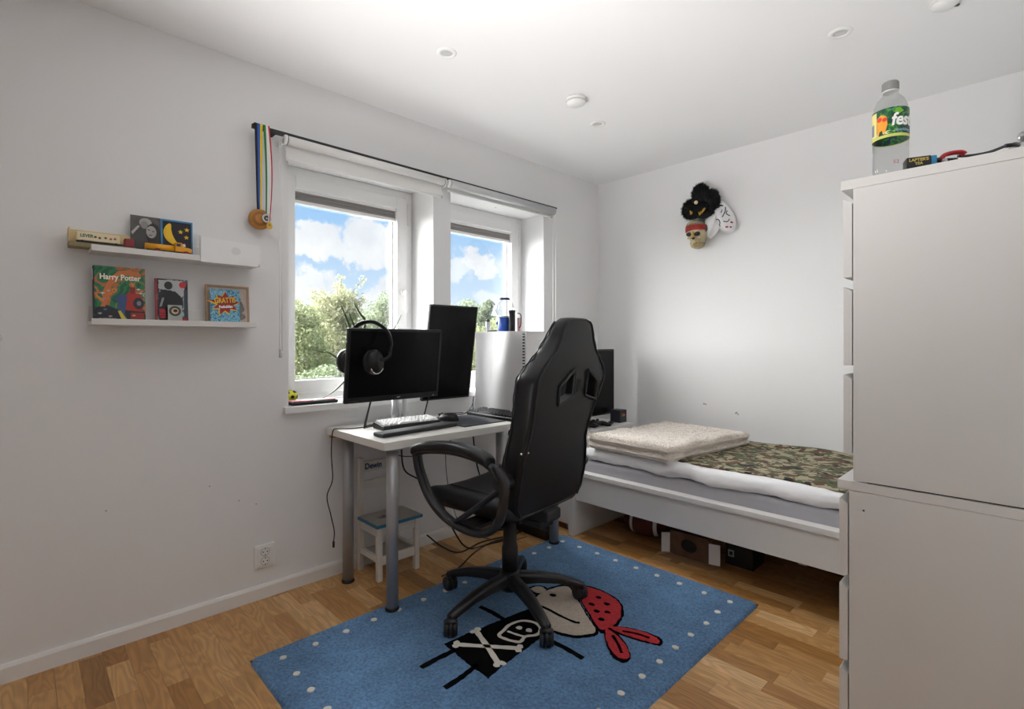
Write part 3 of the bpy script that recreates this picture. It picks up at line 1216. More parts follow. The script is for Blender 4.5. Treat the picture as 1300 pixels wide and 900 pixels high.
m_ = obj('mattress', soft_slab(.520, 2.540, 2.440, 3.296, .3346, .452, .022, 40, 14, .001), MATT, None, origin=(1.5, 2.87, .335))
tag(m_, 'light grey mattress lying in the white bed frame', 'mattress')
DUV = mat('white_cotton', (0.80, 0.80, 0.815), 0.85, bump=(34, .55))
d_ = obj('duvet', soft_slab(.530, 2.535, 2.432, 3.300, .4535, .526, .034, 130, 50, .013, 8.0, 3, edge=.016), DUV, None, origin=(1.5, 2.87, .455))
tag(d_, 'white folded duvet spread flat over the grey mattress', 'duvet')

CAMO = mat('camouflage_cloth', lin('#9d947c'), .9, bump=(300, .1))
_nt = CAMO.node_tree
_tc = _nt.nodes.new('ShaderNodeTexCoord')
_col = None
for _k, (_c, _s, _t) in enumerate((('#4f5a3e', 15, .52), ('#5d4433', 17, .555), ('#2a2521', 19, .59))):
    _m = _nt.nodes.new('ShaderNodeMapping')
    _m.inputs['Location'].default_value = (3.7 * _k, 1.9 * _k, 0)
    _m.inputs['Scale'].default_value = (1, 1.25, 1)
    _n = _nt.nodes.new('ShaderNodeTexNoise')
    _n.inputs['Scale'].default_value = _s
    _n.inputs['Detail'].default_value = 2.5
    _n.inputs['Distortion'].default_value = .7
    _g = _nt.nodes.new('ShaderNodeMath')
    _g.operation = 'GREATER_THAN'
    _g.inputs[1].default_value = _t
    _x = _nt.nodes.new('ShaderNodeMix')
    _x.data_type = 'RGBA'
    _nt.links.new(_tc.outputs['Object'], _m.inputs[0])
    _nt.links.new(_m.outputs[0], _n.inputs['Vector'])
    _nt.links.new(_n.outputs[0], _g.inputs[0])
    _nt.links.new(_g.outputs[0], _x.inputs['Factor'])
    if _col is None:
        _x.inputs['A'].default_value = lin('#9d947c')
    else:
        _nt.links.new(_col, _x.inputs['A'])
    _x.inputs['B'].default_value = lin(_c)
    _col = _x.outputs['Result']
_nt.links.new(_col, _nt.nodes['Principled BSDF'].inputs['Base Color'])
cm = MB()


def camo_pt(u, v):
    x = .98 + 1.22 * u
    y = 2.505 + .775 * v + .012 * math.sin(9 * x) - .02 * u * (1 - v)
    z = .5325 + .006 * mnoise.noise(Vector((x * 6, y * 6, 1))) + .016 * math.exp(-((v - .93) / .05) ** 2) * (.5 + .5 * math.sin(6 * x)) + .010 * math.exp(-((u - .55) / .2) ** 2) * v
    e = min(v, 1 - v, u, 1 - u)
    return (x, y, z + (-.003 if e < .01 else 0) + .004)


cm.grid(camo_pt, 70, 44)
nv = len(cm.v)
top = list(cm.v)
cm.add([(p[0], p[1], min(p[2] - .006, .531)) for p in top], [tuple(reversed(f)) for f in cm.f], True)
edge = [(i) for i in range(71)] + [71 * j + 70 for j in range(1, 45)] + [71 * 44 + 70 - i for i in range(1, 71)] + [71 * (44 - j) for j in range(1, 44)]
for a, b in zip(edge, edge[1:] + edge[:1]):
    cm.f.append((a, a + nv, b + nv, b))
    cm.s.append(True)
o = obj('camouflage_blanket', cm, CAMO, None, origin=(1.6, 2.9, .533))
tag(o, 'green and brown camouflage blanket lying on the white duvet', 'blanket')

# folded fleece
FUR = mat('beige_fleece', lin('#e2dad1'), 0.95, var=(30, .05), sheen=.4, bump=(70, .6))
fq = [Vector((.585, 2.425)), Vector((1.115, 2.402)), Vector((1.225, 3.17)), Vector((.655, 3.20))]


def fur_xy(u, v):
    a = fq[0].lerp(fq[1], u)
    b = fq[3].lerp(fq[2], u)
    return a.lerp(b, v)


fm = MB()
NU, NV = 60, 70
rgf = np.random.default_rng(5)


def fur_pt(layer, z0, z1, off):
    def fn(u, v):
        # go round the folded slab: u runs bottom edge -> over the top
        p = fur_xy(u, v)
        e = min(u, 1 - u, v * 1.4, (1 - v) * 1.4) / .07
        k = math.sqrt(max(0, 1 - (1 - min(1, e)) ** 2))
        wr = .014 * mnoise.noise(Vector((p.x * 3.2 + p.y * 2 + off, p.y * 9 - p.x * 3, 3))) + .007 * mnoise.noise(Vector((p.x * 26, p.y * 26, off)))
        ed = .010 * mnoise.noise(Vector((p.x * 7, p.y * 7, off + 5)))
        p = p + Vector((ed, ed))
        zm = (z0 + z1) / 2
        return (p.x, p.y, zm + (z1 - zm) * k + wr * k)
    return fn


def fur_layer(z0, z1, off):
    up = MB().grid(fur_pt(0, z0, z1, off), NU, NV)
    dn = MB().grid(fur_pt(0, z1, z0, off + 9), NU, NV)
    fm.add(up.v, up.f, True)
    fm.add(dn.v, [tuple(reversed(f)) for f in dn.f], True)
    return up.v


# wedge: thicker towards the front-left fold
fl_ = fur_layer(.530, .572, 0.0)
ft_ = fur_layer(.562, .618, 4.0)
fl_o = obj('fleece_blanket', fm, FUR, None, origin=(.9, 2.8, .535))
tag(fl_o, 'fluffy beige fleece blanket folded on the left end of the bed', 'blanket')
tf = MB()
allp = fl_ + ft_
tv, tfc = [], []
for i in range(26000):
    u, v = rgf.uniform(0, 1), rgf.uniform(0, 1)
    top_l = rgf.uniform() < .72
    if not top_l or rgf.uniform() < .35:
        # denser on the rim
        side = rgf.integers(4)
        w = abs(rgf.normal(0, .02))
        if side == 0: v = min(1, w)
        elif side == 1: u = max(0, 1 - w)
        elif side == 2: u = min(1, w)
        else: v = max(0, 1 - w)
    fnn = fur_pt(0, .562, .618, 4.0) if top_l else fur_pt(0, .530, .572, 0.0)
    p = Vector(fnn(u, v))
    if rgf.uniform() < .25:
        p.z -= rgf.uniform(0, .014)
    q = p + Vector((rgf.normal(0, .005), rgf.normal(0, .005), rgf.uniform(.001, .005)))
    if v < .03: q.y -= rgf.uniform(0, .007)
    if u > .97: q.x += rgf.uniform(0, .007)
    if u < .03: q.x -= rgf.uniform(0, .007)
    s = Vector((rgf.normal(), rgf.normal(), rgf.normal())).normalized() * .0016
    n = len(tv)
    tv += [tuple(p - s), tuple(p + s), tuple(q)]
    tfc.append((n, n + 1, n + 2))
tf.add(tv, tfc)
obj('fleece_pile', tf, FUR, fl_o, stuff=True)

# ---------------------------------------------------------------- under the bed
BALLB = mat('brown_ball_leather', lin('#5b2a1a'), .55, bump=(300, .3))
fb = thing('american_football', 'brown american football with white stripes and laces under the bed', 'ball', (.80, 2.70, .001), R(12))
M0 = Matrix.Translation((0, 0, .085))
prof = [(max(.0001, .083 * math.cos(a) ** 1.25), .142 * math.sin(a)) for a in np.linspace(-PI / 2, PI / 2, 25)]
obj('bladder', MB().lathe(prof, (0, 0, .085), 28, axis='X'), BALLB, fb, local=True)
for s in (-1, 1):
    xs = [s * q for q in (.062, .066, .078, .082)]
    pr = [(.083 * math.cos(math.asin(q / .142)) ** 1.25 + d, q) for q, d in zip(xs, (0, .0015, .0015, 0))]
    obj('stripe', MB().lathe(pr, (0, 0, .085), 28, axis='X'), WHITEP, fb, local=True, label='white ring stripe')
lc = MB()
for k in range(9):
    a = -.045 + k * .0112
    rr = .083 * math.cos(math.asin(a / .142)) ** 1.25 + .002
    for ang in (-1.95,):
        lc.tube([(a, rr * math.cos(ang + d), .085 + rr * math.sin(ang + d)) for d in (-.14, 0, .14)], .0025, 6)
lc.tube([(a, (.083 * math.cos(math.asin(a / .142)) ** 1.25 + .002) * math.cos(-1.95), .085 + (.083 * math.cos(math.asin(a / .142)) ** 1.25 + .002) * math.sin(-1.95)) for a in np.linspace(-.05, .05, 9)], .0025, 6)
obj('lacing', lc, WHITEP, fb, local=True, label='white laces')
fb.rotation_euler = (R(28), 0, R(12))
fb.location = (.80, 2.70 + .04, .010)
bb = obj('foam_ball', MB().sphere((.985, 2.76, .066), .065, 20, 14), mat('petrol_blue', lin('#1c4a63'), .6), None, origin=(.985, 2.76, 0))
tag(bb, 'dark blue ball between the football and the cardboard box', 'ball')
for nm_, yy, rr_ in (('grey_ball', 2.95, .10),):
    o = obj(nm_, MB().sphere((.635, yy, rr_ + .001), rr_, 20, 14), GREYD, None, origin=(.6, yy, 0))
    tag(o, 'dark grey ball behind the football under the bed', 'ball')

CARD = mat('brown_print_card', lin('#6d5240'), .8, var=(25, .18))
CARDL = mat('raw_card', lin('#9b7b58'), .85)
cb = thing('cardboard_box', 'brown cardboard toy box with white side flaps and an oval hole under the bed', 'box', (1.14, 2.65, .001), R(4))
ch_ = .128
fp = MB()
# front with oval hole: ring of quads around an ellipse
nO = 28
outer, inner = [], []
for k in range(nO):
    a = 2 * PI * k / nO
    inner.append((.044 * math.cos(a) - .005, .034 * math.sin(a) + .066))
    c_, s_ = math.cos(a), math.sin(a)
    sc = min(.112 / max(1e-6, abs(c_)), .064 / max(1e-6, abs(s_)))
    outer.append((c_ * sc, .064 + s_ * sc))
for yy in (-.0745, -.0715):
    fp.add([(p[0], yy, p[1]) for p in outer] + [(p[0], yy, p[1]) for p in inner],
           [((k, (k + 1) % nO, nO + (k + 1) % nO, nO + k) if yy < -.073 else (nO + k, nO + (k + 1) % nO, (k + 1) % nO, k)) for k in range(nO)])
obj('front_panel', fp, CARD, cb, local=True)
obj('back_panel', MB().box(-.112, .112, .07, .073, 0, ch_), CARDL, cb, local=True)
obj('hole_shade', MB().box(-.100, .100, -.060, .060, .004, .115), BLACKM, cb, local=True, label='black block standing in for the shade behind the oval hole')  # added black block: keeps the box interior dark, as shade would
obj('top_panel', MB().box(-.112, .112, -.07, .07, ch_ - .003, ch_), CARD, cb, local=True)
obj('bottom_panel', MB().box(-.112, .112, -.07, .07, 0, .003), CARDL, cb, local=True)
for s in (-1, 1):
    obj('side_panel', MB().box(s * .112 - .0015, s * .112 + .0015, -.07, .07, .003, ch_ - .003), CARDL, cb, local=True)
obj('side_flap', MB().obox((-.128, -.090, .062), (.045, .003, .105), R(38)), PAPER, cb, local=True, label='white flap at the left end')
obj('side_flap', MB().obox((.135, -.085, .062), (.055, .003, .105), R(12)), PAPER, cb, local=True, label='white flap at the right end')
obj('bottom_flap', MB().prism([(-.15, -.135), (.13, -.15), (.155, -.12), (.15, -.08), (-.11, -.075)], 0, .003), CARDL, cb, local=True, label='brown flap lying on the floor')
o = obj('card_scrap', MB().prism([(1.085, 2.475), (1.13, 2.470), (1.137, 2.50), (1.09, 2.508)], .001, .006), CARDL, None, origin=(1.11, 2.49, 0))
tag(o, 'small scrap of brown card on the floor in front of the box', 'cardboard')
t = thing('dark_box', 'small dark box with a white square label right of the cardboard box', 'box', (1.36, 2.74, .001))
obj('body', MB().box(1.30, 1.44, 2.66, 2.82, .001, .115), BLACKM, t, bev=.002)
obj('label_frame', MB().box(1.315, 1.345, 2.6585, 2.6598, .045, .08), mat('grey_label', (.4, .4, .4), .6), t)
obj('label_centre', MB().box(1.322, 1.338, 2.6578, 2.6586, .053, .072), BLACKM, t)

# ================================================================ WHITE CABINET AND TV IN THE CORNER
t = thing('side_cabinet', 'low white cabinet in the corner between the desk and the bed', 'cabinet', (.23, 2.76, 0))
obj('carcass', MB().box(.016, .444, 2.43, 3.10, .04, .568), FOIL, t, bev=.002)
obj('top_board', MB().box(.016, .462, 2.425, 3.105, .5685, .592), FOIL, t, bev=.002)
for a in (2.434, 2.769):
    d = obj('door', MB().box(.4445, .460, a, a + .327, .05, .560), FOIL, t, bev=.0015)
for a, b in ((.05, 2.46), (.05, 3.07), (.41, 2.46), (.41, 3.07)):
    obj('foot', MB().cyl((a, b, .0005), (a, b, .04), .018, n=16), STEEL, t)
t = thing('television', 'black flat television standing on the white corner cabinet', 'television', (.27, 2.77, .5925))
obj('screen_panel', MB().box(.255, .285, 2.42, 3.125, .640, 1.106), BLACKP, t, bev=.004)
obj('display', MB().box(.2852, .2858, 2.432, 3.113, .655, 1.094), SCREEN, t)
obj('neck', MB().box(.235, .262, 2.70, 2.84, .602, .70), BLACKP, t, bev=.004)
obj('foot_plate', MB().box(.18, .34, 2.60, 2.94, .5925, .602), BLACKP, t, bev=.003)
t = thing('black_carton', 'small black box with an orange mark beside the television', 'box', (.37, 3.06, .5925), 0)
obj('carton', MB().box(.326, .408, 3.018, 3.099, .5925, .680), mat('black_card', (.014, .017, .026), .5), t, bev=.002)
obj('orange_mark', MB().prism([(-.022, -.006), (-.010, -.002), (-.004, -.009), (.006, -.003), (.022, -.008), (.016, .004), (.020, .011), (.006, .008), (-.002, .014), (-.010, .007), (-.022, .010), (-.015, .002)], 0, .0006, face_x(3.06, .643, .4081)), mat('dull_orange', lin('#b5622a'), .5), t)
t = thing('game_controller', 'black game controller lying in front of the television', 'controller', (.37, 2.78, .5925))
gc = MB()
gc.sphere((.37, 2.78, .615), (.042, .055, .018), 18, 10)
for s in (-1, 1):
    gc.sphere((.395, 2.78 + s * .055, .610), (.045, .022, .016), 14, 8)
obj('shell', gc, BLACKP, t)
for s in (-1, 1):
    obj('thumb_stick', MB().cyl((.375, 2.78 + s * .022, .63), (.375, 2.78 + s * .022, .641), .009, n=12), BLACKM, t)
t = thing('remote_control', 'thin black remote with a silver edge on the corner cabinet', 'remote control', (.40, 2.91, .5925), R(25))
obj('body', MB().box(-.02, .02, -.075, .075, 0, .016), BLACKP, t, bev=.004, local=True)
obj('silver_edge', MB().box(.0203, .0225, -.07, .07, .003, .011), CHROME, t, local=True)
for k in range(4):
    obj('button', MB().cyl((0, -.05 + k * .025, .016), (0, -.05 + k * .025, .018), .005, n=10), GREYD, t, local=True)

# ================================================================ RUG
rugmat = pile_mat('blue_rug_pile', '#5c81a8')
RX0, RX1, RY0, RY1, RZ = .458, 1.588, .600, 2.342, .014
rug = thing('rug', 'blue children rug with a pirate figure and white dots under the desk chair', 'rug', ((RX0 + RX1) / 2, (RY0 + RY1) / 2, 0))


def pirate_near(x, y):
    return 0


rgr = np.random.default_rng(3)
rn = rgr.uniform(-.0011, .0011, (330, 220))


def rug_pt(u, v):
    x, y = RX0 + (RX1 - RX0) * u, RY0 + (RY1 - RY0) * v
    # round the corners a little
    for cx_, cy_ in ((RX0 + .03, RY0 + .03), (RX1 - .03, RY0 + .03), (RX0 + .03, RY1 - .03), (RX1 - .03, RY1 - .03)):
        dx, dy = x - cx_, y - cy_
        if dx * (cx_ - 1.02) > 0 and dy * (cy_ - 1.47) > 0:
            d = math.hypot(dx, dy)
            mx = max(abs(dx), abs(dy))
            if d > 1e-6:
                x, y = cx_ + dx / d * mx, cy_ + dy / d * mx
    e = min(u * 1.13, (1 - u) * 1.13, v * 1.74, (1 - v) * 1.74)
    z = RZ * math.sqrt(min(1, max(0, e / .012))) if e < .012 else RZ
    i, j = int(v * 320), int(u * 212)
    return (x, y, z - .0012 + (rn[i, j] if e > .006 else 0) + .0012 * mnoise.noise(Vector((x * 30, y * 30, 0))))


rm = MB().grid(rug_pt, 212, 320)
obj('pile', rm, rugmat, rug)
obj('backing', MB().box(RX0 + .004, RX1 - .004, RY0 + .004, RY1 - .004, .0004, .004), GREYD, rug)
RBL = mat('rug_black', (0.005, 0.005, 0.006), 1.0, spec=.02, bump=(260, .5))
RBE = pile_mat('rug_beige', '#b9ad9f', .15)
RRE = pile_mat('rug_red', '#b8222c', .25)
RWH = mat('rug_white', lin('#dcd8ce'), .95, bump=(260, .5))
ZT = .0152


def jag(poly, step=.012, amp=.0022, smooth=True):
    P = [Vector((p[0], p[1], 0)) for p in poly]
    if smooth:
        P = spline(P + [P[0]], 6)[:-1]
    out = []
    for a, b in zip(P, P[1:] + P[:1]):
        n = max(1, int((b - a).length / step))
        for k in range(n):
            q = a.lerp(b, k / n)
            out.append((q.x + random.uniform(-amp, amp), q.y + random.uniform(-amp, amp)))
    return out


def patch(name, poly, m, h=0.0, smooth=True, label=None, parent=None):
    return obj(name, MB().prism(jag(poly, smooth=smooth), .006, ZT + h), m, parent or rug, label=label)


def stroke(name, pts, w, m, h=0.0, closed=False, label=None, parent=None, mb=None):
    """a tufted line of width w"""
    P = spline([(p[0], p[1], 0) for p in pts] + ([(pts[0][0], pts[0][1], 0)] if closed else []), 5)
    L_, R_ = [], []
    for i, p in enumerate(P):
        t = (P[min(i + 1, len(P) - 1)] - P[max(i - 1, 0)]).normalized()
        n = Vector((-t.y, t.x, 0)) * w / 2 * random.uniform(.85, 1.15)
        L_.append(p + n)
        R_.append(p - n)
    mb = mb or MB()
    k = len(P)
    vs = [(q.x, q.y, ZT + h) for q in L_ + R_] + [(q.x, q.y, .006) for q in L_ + R_]
    fs = []
    for i in range(k - 1):
        fs.append((i, i + 1, k + i + 1, k + i))
        fs.append((i, 2 * k + i, 2 * k + i + 1, i + 1))
        fs.append((k + i, k + i + 1, 3 * k + i + 1, 3 * k + i))
    fs += [(0, k, 3 * k, 2 * k), (k - 1, 3 * k - 1, 4 * k - 1, 2 * k - 1)]
    mb.add(vs, fs)
    return obj(name, mb, m, parent or rug, label=label)


# white dots along the border
xs = [.544 + .1195 * i for i in range(9)]
ys = [.694 + .1196 * i for i in range(14)]
dots = [(x_, ys[0]) for x_ in xs] + [(x_, ys[-1]) for x_ in xs] + [(xs[0], y_) for y_ in ys[1:-1]] + [(xs[-1], y_) for y_ in ys[1:-1]]
for x_, y_ in dots:
    x_ += random.uniform(-.004, .004)
    y_ += random.uniform(-.004, .004)
    obj('white_dot', MB().prism([(x_ + .0125 * math.cos(a) * random.uniform(.85, 1.1), y_ + .0125 * math.sin(a) * random.uniform(.85, 1.1)) for a in np.linspace(0, 2 * PI, 9, endpoint=False)], .008, ZT + .0012), RWH, rug)
body = patch('pirate_body', [(.88, 1.16), (.885, 1.25), (.905, 1.42), (.925, 1.575), (1.00, 1.565), (1.095, 1.545), (1.11, 1.40), (1.125, 1.25), (1.142, 1.15), (1.02, 1.152)], RBL, .0004, smooth=False, label='black tufted body')
stroke('pirate_leg', [(.938, 1.17), (.934, 1.09), (.936, 1.018)], .020, RBL, .0004)
stroke('pirate_leg', [(1.062, 1.17), (1.075, 1.09), (1.080, 1.015)], .020, RBL, .0004)
stroke('pirate_arm', [(.765, 1.436), (.83, 1.442), (.915, 1.44)], .020, RBL, .0004)
stroke('pirate_arm', [(1.10, 1.462), (1.20, 1.470), (1.298, 1.468)], .020, RBL, .0004)
patch('pirate_ear', [(.79, 1.70), (.80, 1.745), (.84, 1.77), (.88, 1.75), (.88, 1.70), (.84, 1.685)], RBL, .0002, label='black outline of the ear')
patch('pirate_ear', [(.805, 1.705), (.812, 1.742), (.84, 1.757), (.872, 1.74), (.868, 1.71), (.84, 1.698)], RBE, .0012, label='beige ear')
face = [(.895, 1.635), (.872, 1.70), (.880, 1.79), (.915, 1.845), (1.00, 1.795), (1.11, 1.72), (1.222, 1.645), (1.212, 1.59), (1.165, 1.545), (1.09, 1.525), (1.00, 1.535), (.935, 1.575)]
fc = (1.04, 1.66)
patch('pirate_face_outline', [(fc[0] + (x_ - fc[0]) * 1.085, fc[1] + (y_ - fc[1]) * 1.085) for x_, y_ in face], RBL, .0006, label='black outline of the face')
patch('pirate_face', face, RBE, .0014, label='beige face')
obj('pirate_eye', MB().prism(jag([(.921 + .016 * math.cos(a), 1.733 + .013 * math.sin(a)) for a in np.linspace(0, 2 * PI, 8, endpoint=False)], smooth=False), .008, ZT + .002), RBL, rug)
stroke('pirate_mouth', [(0.928, 1.622), (0.987, 1.627), (1.055, 1.625), (1.127, 1.63), (1.146, 1.642)], .014, RBL, .002)
ban = [(.912, 1.862), (.965, 1.905), (1.06, 1.922), (1.15, 1.90), (1.215, 1.835), (1.248, 1.745), (1.232, 1.665), (1.12, 1.735), (1.005, 1.812)]
bc = (1.10, 1.82)
patch('bandana_outline', [(bc[0] + (x_ - bc[0]) * 1.09, bc[1] + (y_ - bc[1]) * 1.11) for x_, y_ in ban], RBL, .0006, label='black outline of the bandana')
bnd = patch('bandana', ban, RRE, .0014, label='red bandana with black dots')
for tl in ([(1.235, 1.70), (1.28, 1.737), (1.35, 1.768), (1.42, 1.772), (1.442, 1.742), (1.40, 1.722), (1.31, 1.700)], [(1.235, 1.69), (1.30, 1.675), (1.36, 1.645), (1.408, 1.60), (1.405, 1.568), (1.36, 1.570), (1.29, 1.622)]):
    cxx, cyy = sum(p[0] for p in tl) / len(tl), sum(p[1] for p in tl) / len(tl)
    patch('bandana_tail_outline', [(cxx + (p[0] - cxx) * 1.12, cyy + (p[1] - cyy) * 1.25) for p in tl], RBL, .0006)
    patch('bandana_tail', tl, RRE, .0014, label='red knotted bandana end')
for q in ([(1.30, 1.716), (1.35, 1.740), (1.40, 1.750)], [(1.29, 1.663), (1.34, 1.628), (1.38, 1.592)]):
    stroke('tail_fold', q, .012, RBL, .002)
for x_, y_ in ((1.0, 1.862), (1.075, 1.865), (1.135, 1.845), (1.175, 1.79), (1.19, 1.725), (1.09, 1.795), (1.14, 1.765)):
    obj('bandana_dot', MB().prism(jag([(x_ + .015 * math.cos(a), y_ + .012 * math.sin(a)) for a in np.linspace(0, 2 * PI, 7, endpoint=False)], smooth=False), .008, ZT + .002), RBL, bnd)
stroke('crossbone', [(.899, 1.302), (1.0, 1.268), (1.108, 1.228)], .021, RWH, .0012)
stroke('crossbone', [(.917, 1.192), (1.01, 1.27), (1.10, 1.346)], .021, RWH, .0012)
for x_, y_ in ((.893, 1.290), (.893, 1.316), (1.112, 1.216), (1.118, 1.238), (.908, 1.198), (.920, 1.182), (1.104, 1.334), (1.092, 1.354)):
    obj('bone_end', MB().prism(jag([(x_ + .013 * math.cos(a), y_ + .013 * math.sin(a)) for a in np.linspace(0, 2 * PI, 8, endpoint=False)], smooth=False), .008, ZT + .0013), RWH, rug)
stroke('skull_outline', [(1.035, 1.352), (.985, 1.345), (.970, 1.385), (.958, 1.43), (.972, 1.485), (1.02, 1.512), (1.065, 1.495), (1.082, 1.455), (1.060, 1.415), (1.070, 1.375)], .014, RWH, .0012, closed=True, label='white skull outline')
stroke('skull_jaw', [(.985, 1.39), (1.02, 1.398), (1.055, 1.41)], .010, RWH, .0012)
for x_, y_ in ((1.0, 1.44), (1.04, 1.455)):
    obj('skull_eye', MB().prism(jag([(x_ + .013 * math.cos(a), y_ + .013 * math.sin(a)) for a in np.linspace(0, 2 * PI, 8, endpoint=False)], smooth=False), .008, ZT + .0014), RWH, rug)

# ================================================================ DESK
DX0, DX1, DY0, DY1, DZ = .016, .560, 1.090, 2.265, .738
desk = thing('desk', 'white rectangular desk on four round steel legs below the windows', 'desk', (.29, 1.68, 0))
obj('desk_top', MB().box(DX0, DX1, DY0, DY1, DZ - .034, DZ), DESKW, desk, bev=.0018)
for lx, ly, fz in ((.121, 1.149, .0), (.121, 2.145, .0), (.520, 1.152, RZ), (.520, 2.196, RZ)):
    lg = obj('leg', MB().lathe([(.0001, fz + .012), (.0255, fz + .012), (.0255, DZ - .0355), (.0001, DZ - .0355)], (lx, ly, 0), 28), STEEL, desk)
    obj('foot', MB().lathe([(.0001, fz + .0008), (.030, fz + .0008), (.030, fz + .008), (.0265, fz + .013), (.0001, fz + .013)], (lx, ly, 0), 28), BLACKP, lg, label='black plastic foot')
    obj('mounting_plate', MB().cyl((lx, ly, DZ - .0385), (lx, ly, DZ - .0345), .045, n=24), STEEL, lg)
obj('batten', MB().box(.02, .045, 1.10, 1.28, DZ - .050, DZ - .0345), WOODT, desk, label='short wooden batten under the back edge')

# monitors tilt forward a little on one double arm
BEZ = mat('monitor_bezel', (0.010, 0.010, 0.011), 0.3)


def monitor(label, x, y0, y1, z0, z1, tilt, bez, chin, thick=.042, logo=False):
    t = thing('monitor', label, 'monitor', (x, (y0 + y1) / 2, (z0 + z1) / 2), 0)
    t.rotation_euler = (0, tilt, 0)
    w, h = (y1 - y0) / 2, (z1 - z0) / 2
    bm_ = MB()
    bm_.box(-.018, 0, -w, w, -h, h)
    hs = obj('housing', bm_, BEZ, t, local=True, bev=.004)
    fr = MB()
    fr.box(0.0002, .0035, -w + .001, -w + bez, -h + .001, h - .001)
    fr.box(0.0002, .0035, w - bez, w - .001, -h + .001, h - .001)
    fr.box(0.0002, .0035, -w + bez, w - bez, -h + .001, -h + chin)
    fr.box(0.0002, .0035, -w + bez, w - bez, h - bez, h - .001)
    obj('bezel', fr, BEZ, t, local=True, bev=.0012)
    obj('display', MB().box(.0002, .0016, -w + bez, w - bez, -h + chin, h - bez), SCREEN, t, local=True)
    obj('rear_cover', MB().box(-thick, -.018, -w * .72, w * .72, -h * .62, h * .62), BLACKP, t, local=True, bev=.010)
    if logo:
        obj('maker_mark', MB().box(.0036, .0041, .012, .024, -h + .012, -h + .0165).box(.0036, .0041, .027, .0295, -h + .012, -h + .018), LENS, t, local=True)
        obj('model_sticker', MB().box(.0036, .0040, -w + .022, -w + .068, -h + .007, -h + .012), GREYD, t, local=True)
        obj('power_light', MB().box(.0036, .0042, w - .035, w - .026, -h + .008, -h + .011), LENS, t, local=True)
    return t


monitor('black landscape monitor at the left of the desk with a headset hung on it', .300, 1.051, 1.560, .876, 1.219, R(6.5), .014, .026, logo=True)
monitor('tall black monitor turned upright behind the landscape one', .195, 1.545, 1.870, .838, 1.357, R(9), .008, .010)

arm = thing('monitor_stand', 'silver double monitor arm clamped to the back of the desk', 'monitor arm', (.075, 1.44, DZ))
ALU = mat('satin_aluminium', (.55, .55, .56), .35, metal=.6)
obj('clamp', MB().box(.020, .115, 1.385, 1.495, DZ + .0006, DZ + .012), ALU, arm, bev=.003)
obj('post', MB().cyl((.075, 1.44, DZ + .012), (.075, 1.44, 1.13), .017), ALU, arm)
for yy in (1.412, 1.474):
    obj('collar', MB().lathe([(.0001, DZ + .012), (.017, DZ + .012), (.018, DZ + .05), (.014, DZ + .055), (.014, DZ + .12), (.0001, DZ + .122)], (.105, yy, 0), 20), ALU, arm)
obj('bridge', MB().box(.085, .118, 1.40, 1.486, .855, .868), ALU, arm, bev=.003)
for (yy, zz, yt, xt) in ((1.44, 1.05, 1.31, .262), (1.44, 1.10, 1.70, .155)):
    a_ = obj('arm', MB().tube([(.075, yy, zz), (.135, (yy + yt) / 2, zz), (xt - .02, yt, zz)], .013, 12), ALU, arm)
    obj('tilt_head', MB().cyl((xt - .022, yt, zz), (xt - .006, yt, zz), .030), ALU, a_)

# keyboards
KEYB = mat('black_keycap', (0.018, 0.018, 0.02), 0.45)
KEYW = mat('pale_keycap', (0.72, 0.72, 0.72), 0.5)


def keyboard(name, label, loc, rz, ln, dp, rows, m, hgt=.020):
    t = thing(name, label, 'keyboard', loc, rz)
    cs_ = MB()
    prof = [(-dp / 2, 0), (dp / 2, 0), (dp / 2, hgt * 1.25), (-dp / 2, hgt * .75)]
    vs = [(-ln / 2, a, b) for a, b in prof] + [(ln / 2, a, b) for a, b in prof]
    cs_.add(vs, [(0, 1, 2, 3), (7, 6, 5, 4), (0, 4, 5, 1), (1, 5, 6, 2), (2, 6, 7, 3), (3, 7, 4, 0)])
    obj('case', cs_, BLACKP, t, local=True, bev=.003)
    pitch = .019
    nrow = len(rows)
    first = None
    for r_, row in enumerate(rows):
        tot = sum(row)
        sc = (ln - .016) / tot
        x_ = -ln / 2 + .008
        yy = dp / 2 - .010 - (r_ + .5) * (dp - .018) / nrow
        zz = hgt * (1.0 + .5 * yy / dp)
        for wk in row:
            if wk > 0:
                kx, kw = x_ + wk * sc / 2, wk * sc - .0022
                kd = (dp - .018) / nrow - .0022
                kb = MB()
                b0 = [(kx - kw / 2, yy - kd / 2), (kx + kw / 2, yy - kd / 2), (kx + kw / 2, yy + kd / 2), (kx - kw / 2, yy + kd / 2)]
                t0 = [(kx + (a - kx) * .78, yy + .001 + (b - yy) * .74) for a, b in b0]
                kb.add([(a, b, zz + .001) for a, b in b0] + [(a, b, zz + .0105) for a, b in t0], [(3, 2, 1, 0), (4, 5, 6, 7), (0, 1, 5, 4), (1, 2, 6, 5), (2, 3, 7, 6), (3, 0, 4, 7)])
                obj('key', kb, m, t, local=True)
            x_ += abs(wk) * sc
    return t


R60 = [[1] * 13 + [2], [1.5] + [1] * 12 + [1.5], [1.75] + [1] * 11 + [2.25], [2.25] + [1] * 10 + [2.75], [1.25, 1.25, 1.25, 6.25, 1.25, 1.25, 1.25, 1.25]]
